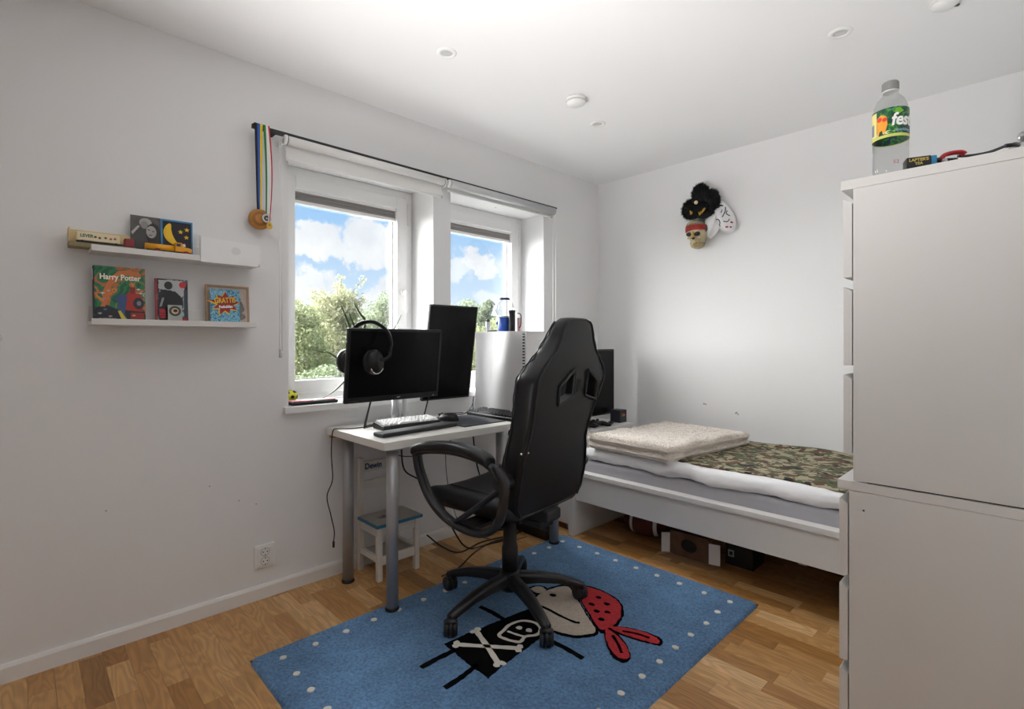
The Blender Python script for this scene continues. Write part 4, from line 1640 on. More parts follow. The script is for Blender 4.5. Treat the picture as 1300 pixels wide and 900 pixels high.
# typing side faces +x (towards the chair)
keyboard('compact_keyboard', 'compact keyboard with pale grey keys in front of the landscape monitor', (.262, 1.392, DZ + .0008), R(90 - 3), .315, .110, R60, KEYW, .026)
RF = [[1, -.5, 1, 1, 1, 1, -.4, 1, 1, 1, 1, -.4, 1, 1, 1, 1, -.3, 1, 1, 1, -.6, -4], [1] * 13 + [2, -.3, 1, 1, 1, -.3, 1, 1, 1, 1], [1.5] + [1] * 12 + [1.5, -.3, 1, 1, 1, -.3, 1, 1, 1, 1], [1.75] + [1] * 11 + [2.25, -.3, -3, -.3, 1, 1, 1, 1],
      [2.25] + [1] * 10 + [2.75, -.3, -1, 1, -1, -.3, 1, 1, 1, 1], [1.25, 1.25, 1.25, 6.25, 1.25, 1.25, 1.25, 1.25, -.3, 1, 1, 1, -.3, 2, 1, 1]]
keyboard('full_keyboard', 'full-size black keyboard pushed against the white computer tower', (.365, 1.925, DZ + .0008), R(-.6), .437, .128, RF, KEYB, .022)
wr = obj('wrist_rest', MB().obox((.412, 1.352, DZ + .0098), (.082, .430, .018), R(4)), BLACKM, None, bev=.006, seg=3, origin=(.412, 1.352, DZ))
tag(wr, 'long black padded wrist rest at the front of the pale keyboard', 'wrist rest')
mm_ = obj('mouse_mat', MB().box(.165, .485, 1.575, 1.852, DZ + .0004, DZ + .0034), BLACKM, None, bev=.001, origin=(.32, 1.71, DZ))
tag(mm_, 'thin black mouse mat on the desk between the keyboards', 'mouse mat')
ms = thing('mouse', 'black computer mouse on the desk behind the wrist rest', 'mouse', (.262, 1.640, DZ + .0036), R(205))


def mouse_pt(u, v):
    a = 2 * PI * u
    h = PI / 2 * v
    x_ = .062 * math.cos(a) * math.cos(h) ** .7
    y_ = .034 * math.sin(a) * math.cos(h) ** .7 * (1 - .12 * math.cos(a))
    z_ = .040 * math.sin(h) ** .9 * (1 - .25 * math.cos(a) * math.cos(h))
    return (x_, y_, z_)


obj('shell', MB().grid(mouse_pt, 28, 10), BLACKP, ms, local=True)
obj('scroll_wheel', MB().cyl((.034, -.003, .031), (.034, .003, .031), .009, n=16), GREYD, ms, local=True)
obj('button_split', MB().box(.012, .056, -.0005, .0005, .020, .034), BLACKM, ms, local=True)

# computer tower
PCW = mat('white_steel_case', (0.72, 0.72, 0.725), 0.24, spec=.6)
pc = thing('computer_tower', 'white computer tower standing at the far end of the desk', 'computer', (.27, 2.11, DZ))
PX0, PX1, PY0, PY1, PZ0, PZ1 = .058, .490, 2.000, 2.222, DZ + .008, 1.217
obj('chassis', MB().box(PX0 + .002, PX1 - .012, PY0 + .002, PY1 - .002, PZ0 + .002, PZ1 - .002), PCW, pc, bev=.002)
sp = obj('side_panel', MB().box(PX0, PX1 - .030, PY0 - .001, PY0 + .0016, PZ0 + .004, PZ1), PCW, pc, bev=.0008)
obj('recessed_square', MB().box(.115, .205, PY0 - .0016, PY0 - .0009, .93, 1.055), mat('case_mark', (.66, .66, .665), .35), sp)
obj('front_panel', MB().box(PX1 - .011, PX1, PY0, PY1, PZ0, PZ1), PCW, pc, bev=.003)
obj('vent_recess', MB().box(PX1 - .029, PX1 - .012, PY0 + .0008, PY0 + .0019, PZ0 + .02, PZ1 - .015), BLACKM, pc)
for k in range(26):
    zz = PZ0 + .035 + k * .0163
    obj('vent_slat', MB().box(PX1 - .028, PX1 - .013, PY0 - .0004, PY0 + .0016, zz, zz + .0085), PCW, pc)
obj('top_panel', MB().box(PX0, PX1 - .012, PY0, PY1, PZ1 - .0015, PZ1 + .0005), PCW, pc)
for a in (.09, .45):
    for b in (2.03, 2.19):
        obj('foot', MB().box(a - .02, a + .02, b - .012, b + .012, DZ + .0005, PZ0 + .003), BLACKP, pc)
obj('power_button', MB().cyl((PX1 - .001, 2.11, PZ1 - .05), (PX1 + .002, 2.11, PZ1 - .05), .009, n=18), CHROME, pc)

# things on the tower
PT = PZ1 + .0007
t = thing('treat_dispenser', 'clear dome jar with blue cap and blue base on the white tower', 'dispenser', (.222, 2.09, PT))
obj('base', MB().lathe([(.0001, 0), (.036, 0), (.038, .003), (.040, .085), (.0001, .085)], (.222, 2.09, PT), 28), mat('deep_blue_plastic', lin('#1646a0'), .35), t)
obj('spout', MB().cyl((.190, 2.075, PT + .055), (.175, 2.068, PT + .052), .010, n=12), MATS['deep_blue_plastic'], t)
obj('dome', MB().lathe([(.036, .0855), (.040, .095), (.056, .125), (.058, .140), (.052, .165), (.038, .186), (.030, .191)], (.222, 2.09, PT), 32), CLEARP, t)
obj('collar', MB().lathe([(.036, .0852), (.041, .0852), (.041, .095), (.036, .096)], (.222, 2.09, PT), 28), WHITEP, t)
obj('cap', MB().lathe([(.0001, .204), (.029, .203), (.034, .197), (.034, .1895), (.0001, .1895)], (.222, 2.09, PT), 28), mat('navy_plastic', lin('#20305c'), .35), t)
t = thing('black_canister', 'slim black canister right of the blue based jar', 'canister', (.290, 2.085, PT))
obj('body', MB().lathe([(.0001, 0), (.019, 0), (.0195, .002), (.0195, .112), (.0001, .112)], (.290, 2.085, PT), 24), BLACKP, t)
obj('lid', MB().lathe([(.0001, .1122), (.020, .1122), (.020, .124), (.018, .126), (.0001, .126)], (.290, 2.085, PT), 24), BLACKM, t)
t = thing('pink_case', 'pink case with a dark strap standing behind the black canister', 'case', (.33, 2.12, PT))
obj('case', MB().box(.305, .331, 2.112, 2.128, PT, PT + .082), mat('pale_pink', lin('#e3b9bd'), .5), t, bev=.005)
obj('strap', MB().tube(spline([(.327, 2.11, PT + .02), (.339, 2.11, PT + .04), (.341, 2.11, PT + .085), (.331, 2.11, PT + .104), (.312, 2.112, PT + .107)], 5), .0035, 8), GREYD, t)
t = thing('silver_tube', 'small silver tube with a black cap left of the jar on the tower', 'tube', (.075, 2.09, PT))
obj('body', MB().lathe([(.0001, 0), (.014, 0), (.014, .062), (.0001, .062)], (.084, 2.08, PT), 20), ALU, t)
obj('cap', MB().lathe([(.0001, .0622), (.011, .0622), (.011, .078), (.0001, .078)], (.084, 2.08, PT), 18), BLACKP, t)
obj('side_grip', MB().box(.064, .070, 2.075, 2.09, PT, PT + .072), GREYD, t)
o = obj('flat_gadget', MB().box(.135, .20, 2.025, 2.050, PT, PT + .010), GREYD, None, bev=.003, origin=(.17, 2.04, PT))
tag(o, 'flat dark gadget lying in front of the jar on the tower', 'gadget')

# ---------------------------------------------------------------- headset on the landscape monitor
hd = thing('headset', 'black headset hanging over the top left corner of the landscape monitor', 'headset', (.31, 1.16, 1.24))
band = spline([(.232, 1.098, 1.105), (.236, 1.102, 1.17), (.258, 1.120, 1.225), (.292, 1.150, 1.2475), (.332, 1.180, 1.243), (.372, 1.212, 1.208), (.392, 1.224, 1.155), (.392, 1.216, 1.115)], 5)
obj('headband', MB().tube(band, [.0085] * len(band), 10, flat=(1.5, .8)), BLACKP, hd)
obj('band_trim', MB().tube([p + Vector((.004, .002, .006)) for p in band[14:30]], .0022, 6), LENS, hd, label='grey wires along the band')
for (c, nrm, lab) in (((.374, 1.148, 1.066), 1, 'near'), ((.236, 1.082, 1.068), -1, 'far')):
    M = Matrix.Translation(c) @ Matrix.Rotation(R(6), 4, 'Z') @ Matrix.Rotation(R(90), 4, 'Y') @ Matrix.Scale(1.18, 4)
    cup = MB()
    cup.lathe([(.0001, -.020), (.034, -.020), (.044, -.012), (.046, 0), (.044, .012), (.034, .020), (.0001, .022)], (0, 0, 0), 28, M=Matrix.Diagonal((1.05, .80, 1, 1)))
    cup.xf(M)
    cu = obj('ear_cup', cup, BLACKP, hd)
    rim = MB().tube([M @ Vector((.043 * math.cos(a), .032 * math.sin(a), .019 * nrm)) for a in np.linspace(-1.0, 1.0, 12)], .0022, 6)
    obj('cup_ring', rim, CHROME if nrm > 0 else LENS, cu, label='bright metal arc on the cup')
    pad = MB().lathe([(.022, -.030), (.040, -.028), (.044, -.020), (.030, -.018)], (0, 0, 0), 26, M=Matrix.Diagonal((1.05, .80, 1, 1))) if nrm > 0 else MB().lathe([(.022, .030), (.040, .028), (.044, .020), (.030, .018)], (0, 0, 0), 26, M=Matrix.Diagonal((1.05, .80, 1, 1)))
    pad.xf(M)
    obj('ear_pad', pad, BLACKM, cu)
yk = MB()
yk.tube(spline([(.392, 1.216, 1.118), (.398, 1.210, 1.095), (.396, 1.190, 1.080), (.396, 1.165, 1.076)], 5), .007, 8)
yk.tube(spline([(.392, 1.218, 1.150), (.398, 1.222, 1.118), (.400, 1.214, 1.085)], 5), .003, 6)
obj('yoke', yk, BLACKP, hd)

# ---------------------------------------------------------------- plant behind the monitor
pl = thing('potted_aloe', 'potted plant with long thin dark green leaves hidden behind the left monitor', 'plant', (-.085, 1.285, .857))
obj('pot', MB().lathe([(.0001, 0), (.045, 0), (.058, .095), (.061, .095), (.061, .105), (.054, .105), (.050, .09), (.0001, .088)], (-.085, 1.285, .8565), 28), WHITEP, pl)
obj('soil', MB().lathe([(.0001, .089), (.049, .090)], (-.085, 1.285, .8565), 20), mat('soil', (.03, .02, .012), .95), pl)
LEAF = mat('aloe_leaf', lin('#3c4a22'), .45, var=(20, .25))
b0 = Vector((-.085, 1.285, .955))
for tip, mid in (((-.08, 1.209, 1.347), (-.08, 1.262, 1.22)), ((-.08, 1.281, 1.362), (-.08, 1.345, 1.26)), ((-.09, 1.255, 1.315), (-.09, 1.292, 1.22)), ((-.08, 1.568, 1.312), (-.08, 1.50, 1.21)),
                 ((-.075, 1.060, 1.120), (-.078, 1.145, 1.100)), ((-.085, 1.234, 1.262), (-.085, 1.250, 1.16)), ((-.070, 1.105, .872), (-.075, 1.205, .935)), ((-.08, 1.43, 1.15), (-.08, 1.36, 1.10))):
    m1 = Vector(mid)
    P = spline([b0, b0.lerp(m1, .5) + Vector((0, 0, .02)), m1, (m1 + Vector(tip)) / 2 + Vector((0, .004, -.004)), tip], 5)
    n_ = len(P)
    obj('leaf', MB().tube(P, [.0115 * (1 - .8 * (i / (n_ - 1)) ** 1.6) for i in range(n_)], 7, flat=(1.0, .6)), LEAF, pl)

# ---------------------------------------------------------------- things on the window board
SZ = .8565
t = thing('toy_football', 'small yellow football with black spots at the left end of the window board', 'ball', (-.175, .992, SZ))
bc_ = Vector((-.175, .992, SZ + .029))
obj('ball', MB().sphere(bc_, .0285, 20, 14), mat('neon_yellow', lin('#e6e23a'), .45), t)
ph = (1 + 5 ** .5) / 2
for a in [(0, 1, ph), (0, -1, ph), (0, 1, -ph), (0, -1, -ph), (1, ph, 0), (-1, ph, 0), (1, -ph, 0), (-1, -ph, 0), (ph, 0, 1), (-ph, 0, 1), (ph, 0, -1), (-ph, 0, -1)]:
    d = Vector(a).normalized()
    d.rotate(Matrix.Rotation(.5, 3, 'X') @ Matrix.Rotation(.8, 3, 'Z'))
    q = d.to_track_quat('Z', 'Y').to_matrix().to_4x4()
    q.translation = bc_ + d * .0272
    obj('spot', MB().prism([(.0095 * math.cos(k), .0095 * math.sin(k)) for k in np.linspace(0, 2 * PI, 5, endpoint=False)], 0, .0018, q), BLACKM, t)
t = thing('dark_tablet', 'thin dark tablet lying on the window board behind the pink book', 'tablet', (-.12, 1.06, SZ))
obj('slab', MB().box(-.150, -.085, .955, 1.155, SZ + .0002, SZ + .0085), BLACKP, t, bev=.003)
obj('screen', MB().box(-.146, -.089, .962, 1.148, SZ + .0086, SZ + .009), mat('tablet_glass', (.03, .025, .05), .15), t)
t = thing('dark_tray', 'black flat case lying at the front of the window board', 'case', (-.03, 1.04, SZ))
obj('case', MB().box(-.062, .012, .925, 1.152, SZ + .0002, SZ + .014), BLACKM, t, bev=.005)
t = thing('pink_book', 'pink and white booklet on top of the black case on the window board', 'book', (-.03, 1.03, SZ + .0145))
obj('cover', MB().box(-.060, .004, .930, 1.140, SZ + .0145, SZ + .0195), mat('rose', lin('#d98a90'), .5), t, bev=.002)
obj('white_band', MB().box(-.0605, .0045, 1.03, 1.075, SZ + .0150, SZ + .0200), PAPER, t)

# ================================================================ OFFICE CHAIR  (local: +x = behind the sitter)
CH = thing('office_chair', 'black leatherette racing style office chair on a five star base in front of the desk', 'chair', (.842, 1.540, RZ), R(7))
zc = -RZ      # heights below are given above the floor


def L_(mb):
    return mb.xf(Matrix.Translation((0, 0, zc)))


BASEP = mat('black_nylon', (0.013, 0.013, 0.015), 0.33, bump=(500, .05))
hub = MB().lathe([(.0001, .085), (.040, .085), (.046, .10), (.046, .150), (.036, .168), (.0001, .168)], (0, 0, 0), 28)
obj('base_hub', L_(hub), BASEP, CH, local=True)
for k in range(5):
    a = R(-97 + 72 * k)
    d = Vector((math.cos(a), math.sin(a), 0))
    s_ = Vector((-d.y, d.x, 0))
    mb = MB()
    st = [(.035, .160, .064, .040), (.12, .152, .052, .042), (.21, .135, .043, .038), (.285, .110, .038, .033), (.328, .092, .034, .028)]
    vs = []
    for r_, z_, h_, w_ in st:
        for (sx, zz) in ((-1, -h_ * .8), (1, -h_ * .8), (1, -.2 * h_), (.55, 0), (-.55, 0), (-1, -.2 * h_)):
            p = d * r_ + s_ * (sx * w_ * .62)
            vs.append((p.x, p.y, z_ + zz))
    n = 6
    fs = [(i * n + j, i * n + (j + 1) % n, (i + 1) * n + (j + 1) % n, (i + 1) * n + j) for i in range(4) for j in range(n)]
    fs += [tuple(reversed(range(n))), tuple(range(4 * n, 5 * n))]
    mb.add(vs, fs, True)
    obj('base_leg', L_(mb), BASEP, CH, local=True, bev=.004)
    cst = MB()
    c = d * .320
    turn = a + (.9, -.5, 1.9, .4, 2.6)[k]
    cd = Vector((math.cos(turn), math.sin(turn), 0))
    cs2 = Vector((-cd.y, cd.x, 0))
    cst.cyl(c + Vector((0, 0, .058)), c + Vector((0, 0, .092)), .010, n=12)
    hood = []
    for s in (-1, 1):
        pass
    axle = c + cd * .012 + Vector((0, 0, .0305 + RZ))
    hoodm = MB().tube([axle - cs2 * .006, axle + cs2 * .006], .0335, 18)
    cst.add(hoodm.v, hoodm.f, True)
    cst.tube([axle + cd * .01 + Vector((0, 0, .028)) - cs2 * .02, axle + cd * .01 + Vector((0, 0, .028)) + cs2 * .02], .012, 10)
    cas = obj('caster', L_(cst), BASEP, CH, local=True)
    for s in (-1, 1):
        w_ = MB().tube([axle + cs2 * s * .0075, axle + cs2 * s * .010, axle + cs2 * s * .023, axle + cs2 * s * .0265], [.027, .0303, .0303, .025], 22)
        obj('wheel', L_(w_), BLACKM, cas, local=True)
col = MB().lathe([(.0001, .165), (.035, .165), (.035, .27), (.031, .275), (.031, .285), (.029, .287), (.029, .345), (.027, .348), (.027, .43), (.0001, .43)], (0, 0, 0), 26)
obj('gas_column', L_(col), BLACKP, CH, local=True)
mech = MB()
mech.box(-.11, .115, -.075, .075, .405, .452)
mech.box(.06, .20, -.045, .045, .395, .430)
obj('tilt_mechanism', L_(mech), BLACKM, CH, local=True, bev=.008)
obj('tension_knob', L_(MB().lathe([(.0001, .355), (.022, .355), (.025, .36), (.025, .395), (.020, .404), (.0001, .404)], (-.03, -.03, 0), 20)), BLACKP, CH, local=True)
lev = MB().tube(spline([(.04, .04, .418), (.06, .13, .412), (.075, .175, .400), (.085, .195, .384)], 4), .006, 8)
lv = obj('height_lever', L_(lev), BLACKM, CH, local=True)
kn = MB().tube([(.080, .188, .392), (.094, .210, .360)], .011, 12)
obj('lever_knob', L_(kn), BLACKP, lv, local=True)
for q in ((.0775, .185, .388), (.084, .194, .377), (.088, .199, .370)):
    obj('lever_mark', L_(MB().obox((q[0] + .007, q[1] - .0075, q[2]), (.005, .004, .004), .5)), LENS, lv, local=True)


def seat_pt(u, v):
    """closed cushion, u around the section (lateral), v from front to back"""
    x = -.290 + .50 * v
    a = 2 * PI * u
    c, s = math.cos(a), math.sin(a)
    hw = .262 * (1 - .06 * v)
    y = hw * math.copysign(abs(c) ** .55, c)
    # side bolsters rise, middle dips
    t = abs(y) / hw
    topz = .530 + .034 * max(0, (t - .55) / .45) ** 1.2 - .012 * (1 - t) - .015 * max(0, (v - .5))
    botz = .458
    e = min(v, 1 - v) / .12
    k = math.sqrt(max(0, 1 - (1 - min(1, e)) ** 2))
    zm = .492 - .01 * (1 - k)
    z = zm + (topz - zm) * k * abs(s) ** .55 if s >= 0 else zm - (zm - botz) * k * abs(s) ** .55
    y *= .72 + .28 * k
    return (x, y, z)


se = MB().grid(seat_pt, 48, 26)
obj('seat', L_(se), LEATHER, CH, local=True)
sm = MB()
for s in (-1, 1):
    sm.tube([(-.23 + .38 * k / 10, s * .135, .5265 - .010 * max(0, k / 10 - .4)) for k in range(11)], .0028, 6)
obj('seat_seam', L_(sm), BLACKM, CH, local=True)

# backrest ------------------------------------------------------------------
HW = [(.470, .198), (.490, .222), (.53, .243), (.62, .248), (.70, .238), (.755, .224), (.80, .222), (.85, .226), (.90, .237), (.96, .254), (1.015, .262), (1.05, .240), (1.085, .203), (1.13, .155), (1.18, .130), (1.215, .116), (1.238, .096), (1.250, .066)]
CZ_ = [(.47, .012), (.60, .008), (.75, -.014), (.90, .014), (1.0, .034), (1.1, .030), (1.25, .014)]
BX = [(.47, .202), (.55, .219), (.75, .262), (1.0, .306), (1.15, .332), (1.25, .346)]


def lerp_tab(tab, z):
    for (a, va), (b, vb) in zip(tab, tab[1:]):
        if z <= b:
            return va + (vb - va) * max(0, (z - a) / (b - a))
    return tab[-1][1]


def sec(z):
    w, c, bx = interp(HW, z), lerp_tab(CZ_, z), lerp_tab(BX, z)
    # thickness of the side bolsters
    th = interp([(.47, .075), (.6, .095), (1.0, .105), (1.12, .090), (1.25, .060)], z)
    md = interp([(.47, .055), (.6, .060), (.85, .034), (1.06, .034), (1.14, .055), (1.25, .055)], z)
    half = [(0, .004), (.45 * w, .003), (.78 * w, .001), (w - .016, 0), (w - .005, -.006), (w, -.018), (w + .002, -th * .55), (w - .002, -th * .88), (w - .016, -th), (w - .040, -th * .98), (w - .075 * min(1, w / .2), -(th + md) / 2), (w * .42, -md), (0, -md)]
    pts = [(bx + p, c + q) for q, p in half]
    pts += [(bx + p, c - q) for q, p in reversed(half[1:-1])]
    return pts


zs = [.470, .476, .49, .51, .54, .58, .62, .66, .70, .735, .765, .80, .84, .88, .92, .96, .99, 1.015, 1.035, 1.06, 1.085, 1.11, 1.14, 1.17, 1.20, 1.22, 1.236, 1.246, 1.252]
bk = MB()
nsec = len(sec(.6))
vs = []
for z in zs:
    vs += [(p[0], p[1], z) for p in sec(z)]
fs = [(i * nsec + j, i * nsec + (j + 1) % nsec, (i + 1) * nsec + (j + 1) % nsec, (i + 1) * nsec + j) for i in range(len(zs) - 1) for j in range(nsec)]
fs += [tuple(reversed(range(nsec))), tuple(range((len(zs) - 1) * nsec, len(zs) * nsec))]
bk.add(vs, fs, True)
back = obj('backrest', L_(bk), LEATHER, CH, local=True, sub=1)
bev_b = back.modifiers
# two slanted openings cut right through
HOLES = [[(.030, 1.050), (.036, .945), (-.058, .912), (-.066, .982)], [(.128, 1.040), (.207, .990), (.224, .912), (.134, .938)]]


def inset(poly, d):
    cxx, cyy = sum(p[0] for p in poly) / len(poly), sum(p[1] for p in poly) / len(poly)
    out = []
    for p in poly:
        v = Vector((p[0] - cxx, p[1] - cyy))
        out.append((p[0] + v.x / v.length * d, p[1] + v.y / v.length * d))
    return out


cutm = MB()
for hl in HOLES:
    p = [Vector((0, a, b)) for a, b in hl]
    n = len(p)
    vs = [(.0, q.y, q.z + zc) for q in p] + [(.55, q.y, q.z + zc) for q in p]
    cutm.add(vs, [tuple(range(n)), tuple(reversed(range(n, 2 * n)))] + [(i + n, (i + 1) % n + n, (i + 1) % n, i) for i in range(n)])
cut = obj('cutter', cutm, None, CH, local=True)
bo = back.modifiers.new('holes', 'BOOLEAN')
bo.operation = 'DIFFERENCE'
bo.solver = 'EXACT'
bo.object = cut
bpy.context.view_layer.update()
me2 = bpy.data.meshes.new_from_object(back.evaluated_get(bpy.context.evaluated_depsgraph_get()))
back.modifiers.clear()
back.data = me2
bpy.data.objects.remove(cut)
for hl in HOLES:
    zb_ = lambda z: lerp_tab(BX, z)
    fr = MB()
    loop = inset(hl, .005)
    P = []
    for i in range(4):
        a, b = loop[i], loop[(i + 1) % 4]
        for k in range(5):
            t = (k + .0) / 5
            P.append((a[0] + (b[0] - a[0]) * t, a[1] + (b[1] - a[1]) * t))
    P.append(P[0])
    fr.tube([(zb_(z) + .0035, y_, z) for y_, z in P], .0062, 8, caps=False)
    fr2 = [(zb_(z) - .03, y_, z) for y_, z in hl]
    f_ = obj('opening_rim', L_(fr), BLACKM, CH, local=True)
    wl_ = MB()
    for i in range(4):
        a, b = hl[i], hl[(i + 1) % 4]
        wl_.add([(zb_(a[1]) + .002, a[0], a[1]), (zb_(b[1]) + .002, b[0], b[1]), (zb_(b[1]) - .036, b[0], b[1]), (zb_(a[1]) - .036, a[0], a[1])], [(0, 1, 2, 3)])
    obj('opening_lining', L_(wl_), BLACKM, f_, local=True)
# piping round the rear panel
pp = []
zz_ = [.486 + (1.236 - .486) * k / 60 for k in range(61)]
for z in zz_:
    pp.append((lerp_tab(BX, z) + .0015, lerp_tab(CZ_, z) - (interp(HW, z) - .016), z))
tops = [(lerp_tab(BX, 1.243) + .001, lerp_tab(CZ_, 1.243) + s * .055, 1.2425) for s in (-1, 1)]
pp += tops
for z in reversed(zz_):
    pp.append((lerp_tab(BX, z) + .0015, lerp_tab(CZ_, z) + (interp(HW, z) - .016), z))
obj('piping', L_(MB().tube(pp, .0036, 7)), BLACKM, back, local=True)
pf = []
for z in zz_:
    th = interp([(.47, .075), (.6, .095), (1.0, .105), (1.12, .090), (1.25, .060)], z)
    pf.append((lerp_tab(BX, z) - th * .9, lerp_tab(CZ_, z) - interp(HW, z) + .002, z))
obj('front_piping', L_(MB().tube(pf, .003, 6)), BLACKM, back, local=True)
for y_, dx in ((-.2415, -.010), (-.214, .0)):
    z = .745
    bx_ = lerp_tab(BX, z) + dx
    obj('back_bolt', L_(MB().cyl((bx_ - .004, y_ + .003, z), (bx_ + .0028, y_ - (.002 if dx else 0), z), .0036, n=12)), CHROME, CH, local=True)
obj('back_stay', L_(MB().box(.10, .235, -.05, .05, .428, .475)), BLACKM, CH, local=True, bev=.01)
obj('side_hinge', L_(MB().cyl((.19, .262, .62), (.19, .30, .62), .024, n=18)), BLACKP, CH, local=True)

# armrests
for s in (-1, 1):
    yy = -.300 if s < 0 else .270
    fk = lambda q: [((p[0] if s < 0 else p[0] * (.78 if p[0] < 0 else .80)), p[1], p[2] if s < 0 or p[2] > .56 else p[2] + (.56 - p[2]) * .35) for p in q]
    loop = spline(fk([(-.262, yy, .690), (-.240, yy, .615), (-.180, yy, .520), (-.09, yy, .458), (.02, yy, .432), (.12, yy, .440), (.188, yy, .490), (.215, yy, .57), (.218, yy, .65), (.180, yy, .700)]), 6)
    ar = MB().tube(loop, [.0185] * len(loop), 12, flat=(1.25, .85))
    af = obj('arm_frame', L_(ar), BASEP, CH, local=True)
    tb = MB().tube(spline(fk([(-.268, yy, .682), (-.20, yy, .706), (-.05, yy, .722), (.08, yy, .714), (.160, yy, .690), (.212, yy, .640)]), 6), .0165, 10, flat=(1.3, .8))
    obj('upper_rail', L_(tb), BASEP, af, local=True)
    dg = MB().tube(spline([(.222, yy, .636), (.12, yy, .555), (.01, yy, .475), (-.03, yy, .448)], 5), .0125, 10, flat=(1.3, .9))
    obj('diagonal_strut', L_(dg), BASEP, af, local=True)
    obj('arm_mount', L_(MB().cyl((.205 if s < 0 else .17, s * .255, .640), (.205 if s < 0 else .17, s * .318 if s < 0 else .285, .640), .026, n=20)), BASEP, af, local=True)
    obj('arm_bracket', L_(MB().bar((.02, -.30 if s < 0 else .25, .440 if s < 0 else .470), (.02, s * .07, .440 if s < 0 else .455), .09, .014)), BLACKM, af, local=True)
    # padded top
    pts = [(-.272, .696), (-.255, .716), (-.18, .736), (-.05, .748), (.06, .742), (.135, .722), (.160, .700)]
    P = spline(fk([(a, 0, b) for a, b in pts]), 5)
    vs, fs = [], []
    nn = 14
    for i, p in enumerate(P):
        e = min(i, len(P) - 1 - i) / 4
        k = math.sqrt(max(.02, 1 - (1 - min(1, e)) ** 2))
        for j in range(nn):
            a = 2 * PI * j / nn
            c, q = math.cos(a), math.sin(a)
            vs.append((p.x, yy + .034 * k * math.copysign(abs(c) ** .7, c), p.z - .006 + .020 * k * math.copysign(abs(q) ** .7, q)))
    fs = [(i * nn + j, i * nn + (j + 1) % nn, (i + 1) * nn + (j + 1) % nn, (i + 1) * nn + j) for i in range(len(P) - 1) for j in range(nn)]
    fs += [tuple(reversed(range(nn))), tuple(range((len(P) - 1) * nn, len(P) * nn))]
    obj('arm_pad', L_(MB().add(vs, fs, True)), LEATHER, CH, local=True, sub=1)

# ================================================================ SMALL CHILD'S CHAIR under the desk
CW = mat('white_painted_wood', lin('#d9d4cb'), .5, var=(20, .03))
BLT = mat('blue_seat_edge', lin('#2f6f93'), .5)
SEATP = mat('grey_seat_paint', lin('#a9a49c'), .55, var=(18, .05))
cc = thing('child_chair', 'small white wooden child chair with a blue edged seat under the desk', 'chair', (.13, 1.36, 0))
x0, x1, y0, y1 = .030, .240, 1.242, 1.478
for (a, b, h) in ((x0, y0, .565), (x0, y1 - .026, .565), (x1 - .026, y0, .262), (x1 - .026, y1 - .026, .262)):
    obj('leg', MB().box(a, a + .026, b, b + .026, .001, h), CW, cc, bev=.003)
st_ = obj('seat', MB().box(x0 + .0265, x1 + .012, y0 - .012, y1 + .012, .2625, .277), BLT, cc, bev=.002)
obj('seat_top', MB().box(x0 + .030, x1 + .006, y0 - .006, y1 + .006, .2766, .2785), SEATP, st_)
# small painted animal figure and word plate on the seat, flat print
obj('painted_figure', MB().prism([(.145, 1.285), (.165, 1.30), (.170, 1.335), (.185, 1.340), (.180, 1.355), (.160, 1.352), (.158, 1.385), (.143, 1.37), (.145, 1.345), (.125, 1.34), (.128, 1.32), (.146, 1.318)], .2784, .2790), mat('paint_grey', lin('#6d665e'), .6), st_)
obj('painted_plate', MB().prism([(.09, 1.37), (.115, 1.37), (.115, 1.42), (.09, 1.42)], .2784, .2790), GREYD, st_)
for z0_, z1_ in ((.492, .545), (.408, .448)):
    rl = obj('back_rail', MB().box(x0 + .007, x0 + .020, y0 + .0262, y1 - .0262, z0_, z1_), CW, cc, bev=.002)
    if z0_ > .45:
        text('name_lettering', 'Dewin', .042, mat('navy_paint', lin('#27406b'), .5), rl, face_x(1.322, .519, x0 + .0206), .0006, sx=.86, bold=.0012, label='dark blue lettering')
for a in (y0 + .004, y1 - .020):
    obj('apron', MB().box(x0 + .0262, x1 - .0262, a, a + .016, .215, .262), CW, cc)
    obj('low_rail', MB().box(x0 + .0262, x1 - .0262, a, a + .016, .090, .118), CW, cc)
obj('apron', MB().box(x1 - .020, x1 - .006, y0 + .0262, y1 - .0262, .215, .262), CW, cc)
obj('low_rail', MB().box(x1 - .020, x1 - .006, y0 + .0262, y1 - .0262, .075, .118), CW, cc)
obj('low_shelf', MB().box(x0 + .0265, x1 - .0205, y0 + .021, y1 - .021, .098, .108), SEATP, cc)

# ================================================================ CABLES AND POWER
CBL = mat('black_cable', (0.012, 0.012, 0.012), .5)


def cable(name, label, pts, r=.0028, plug=None):
    P = spline(pts, 8)
    t = thing(name, label, 'cable', tuple(P[0]))
    obj('cord', MB().tube(P, r, 8), CBL, t)
    if plug:
        obj('plug', MB().tube([Vector(p) for p in plug], r * 2.1, 8), CBL, t)
    return t


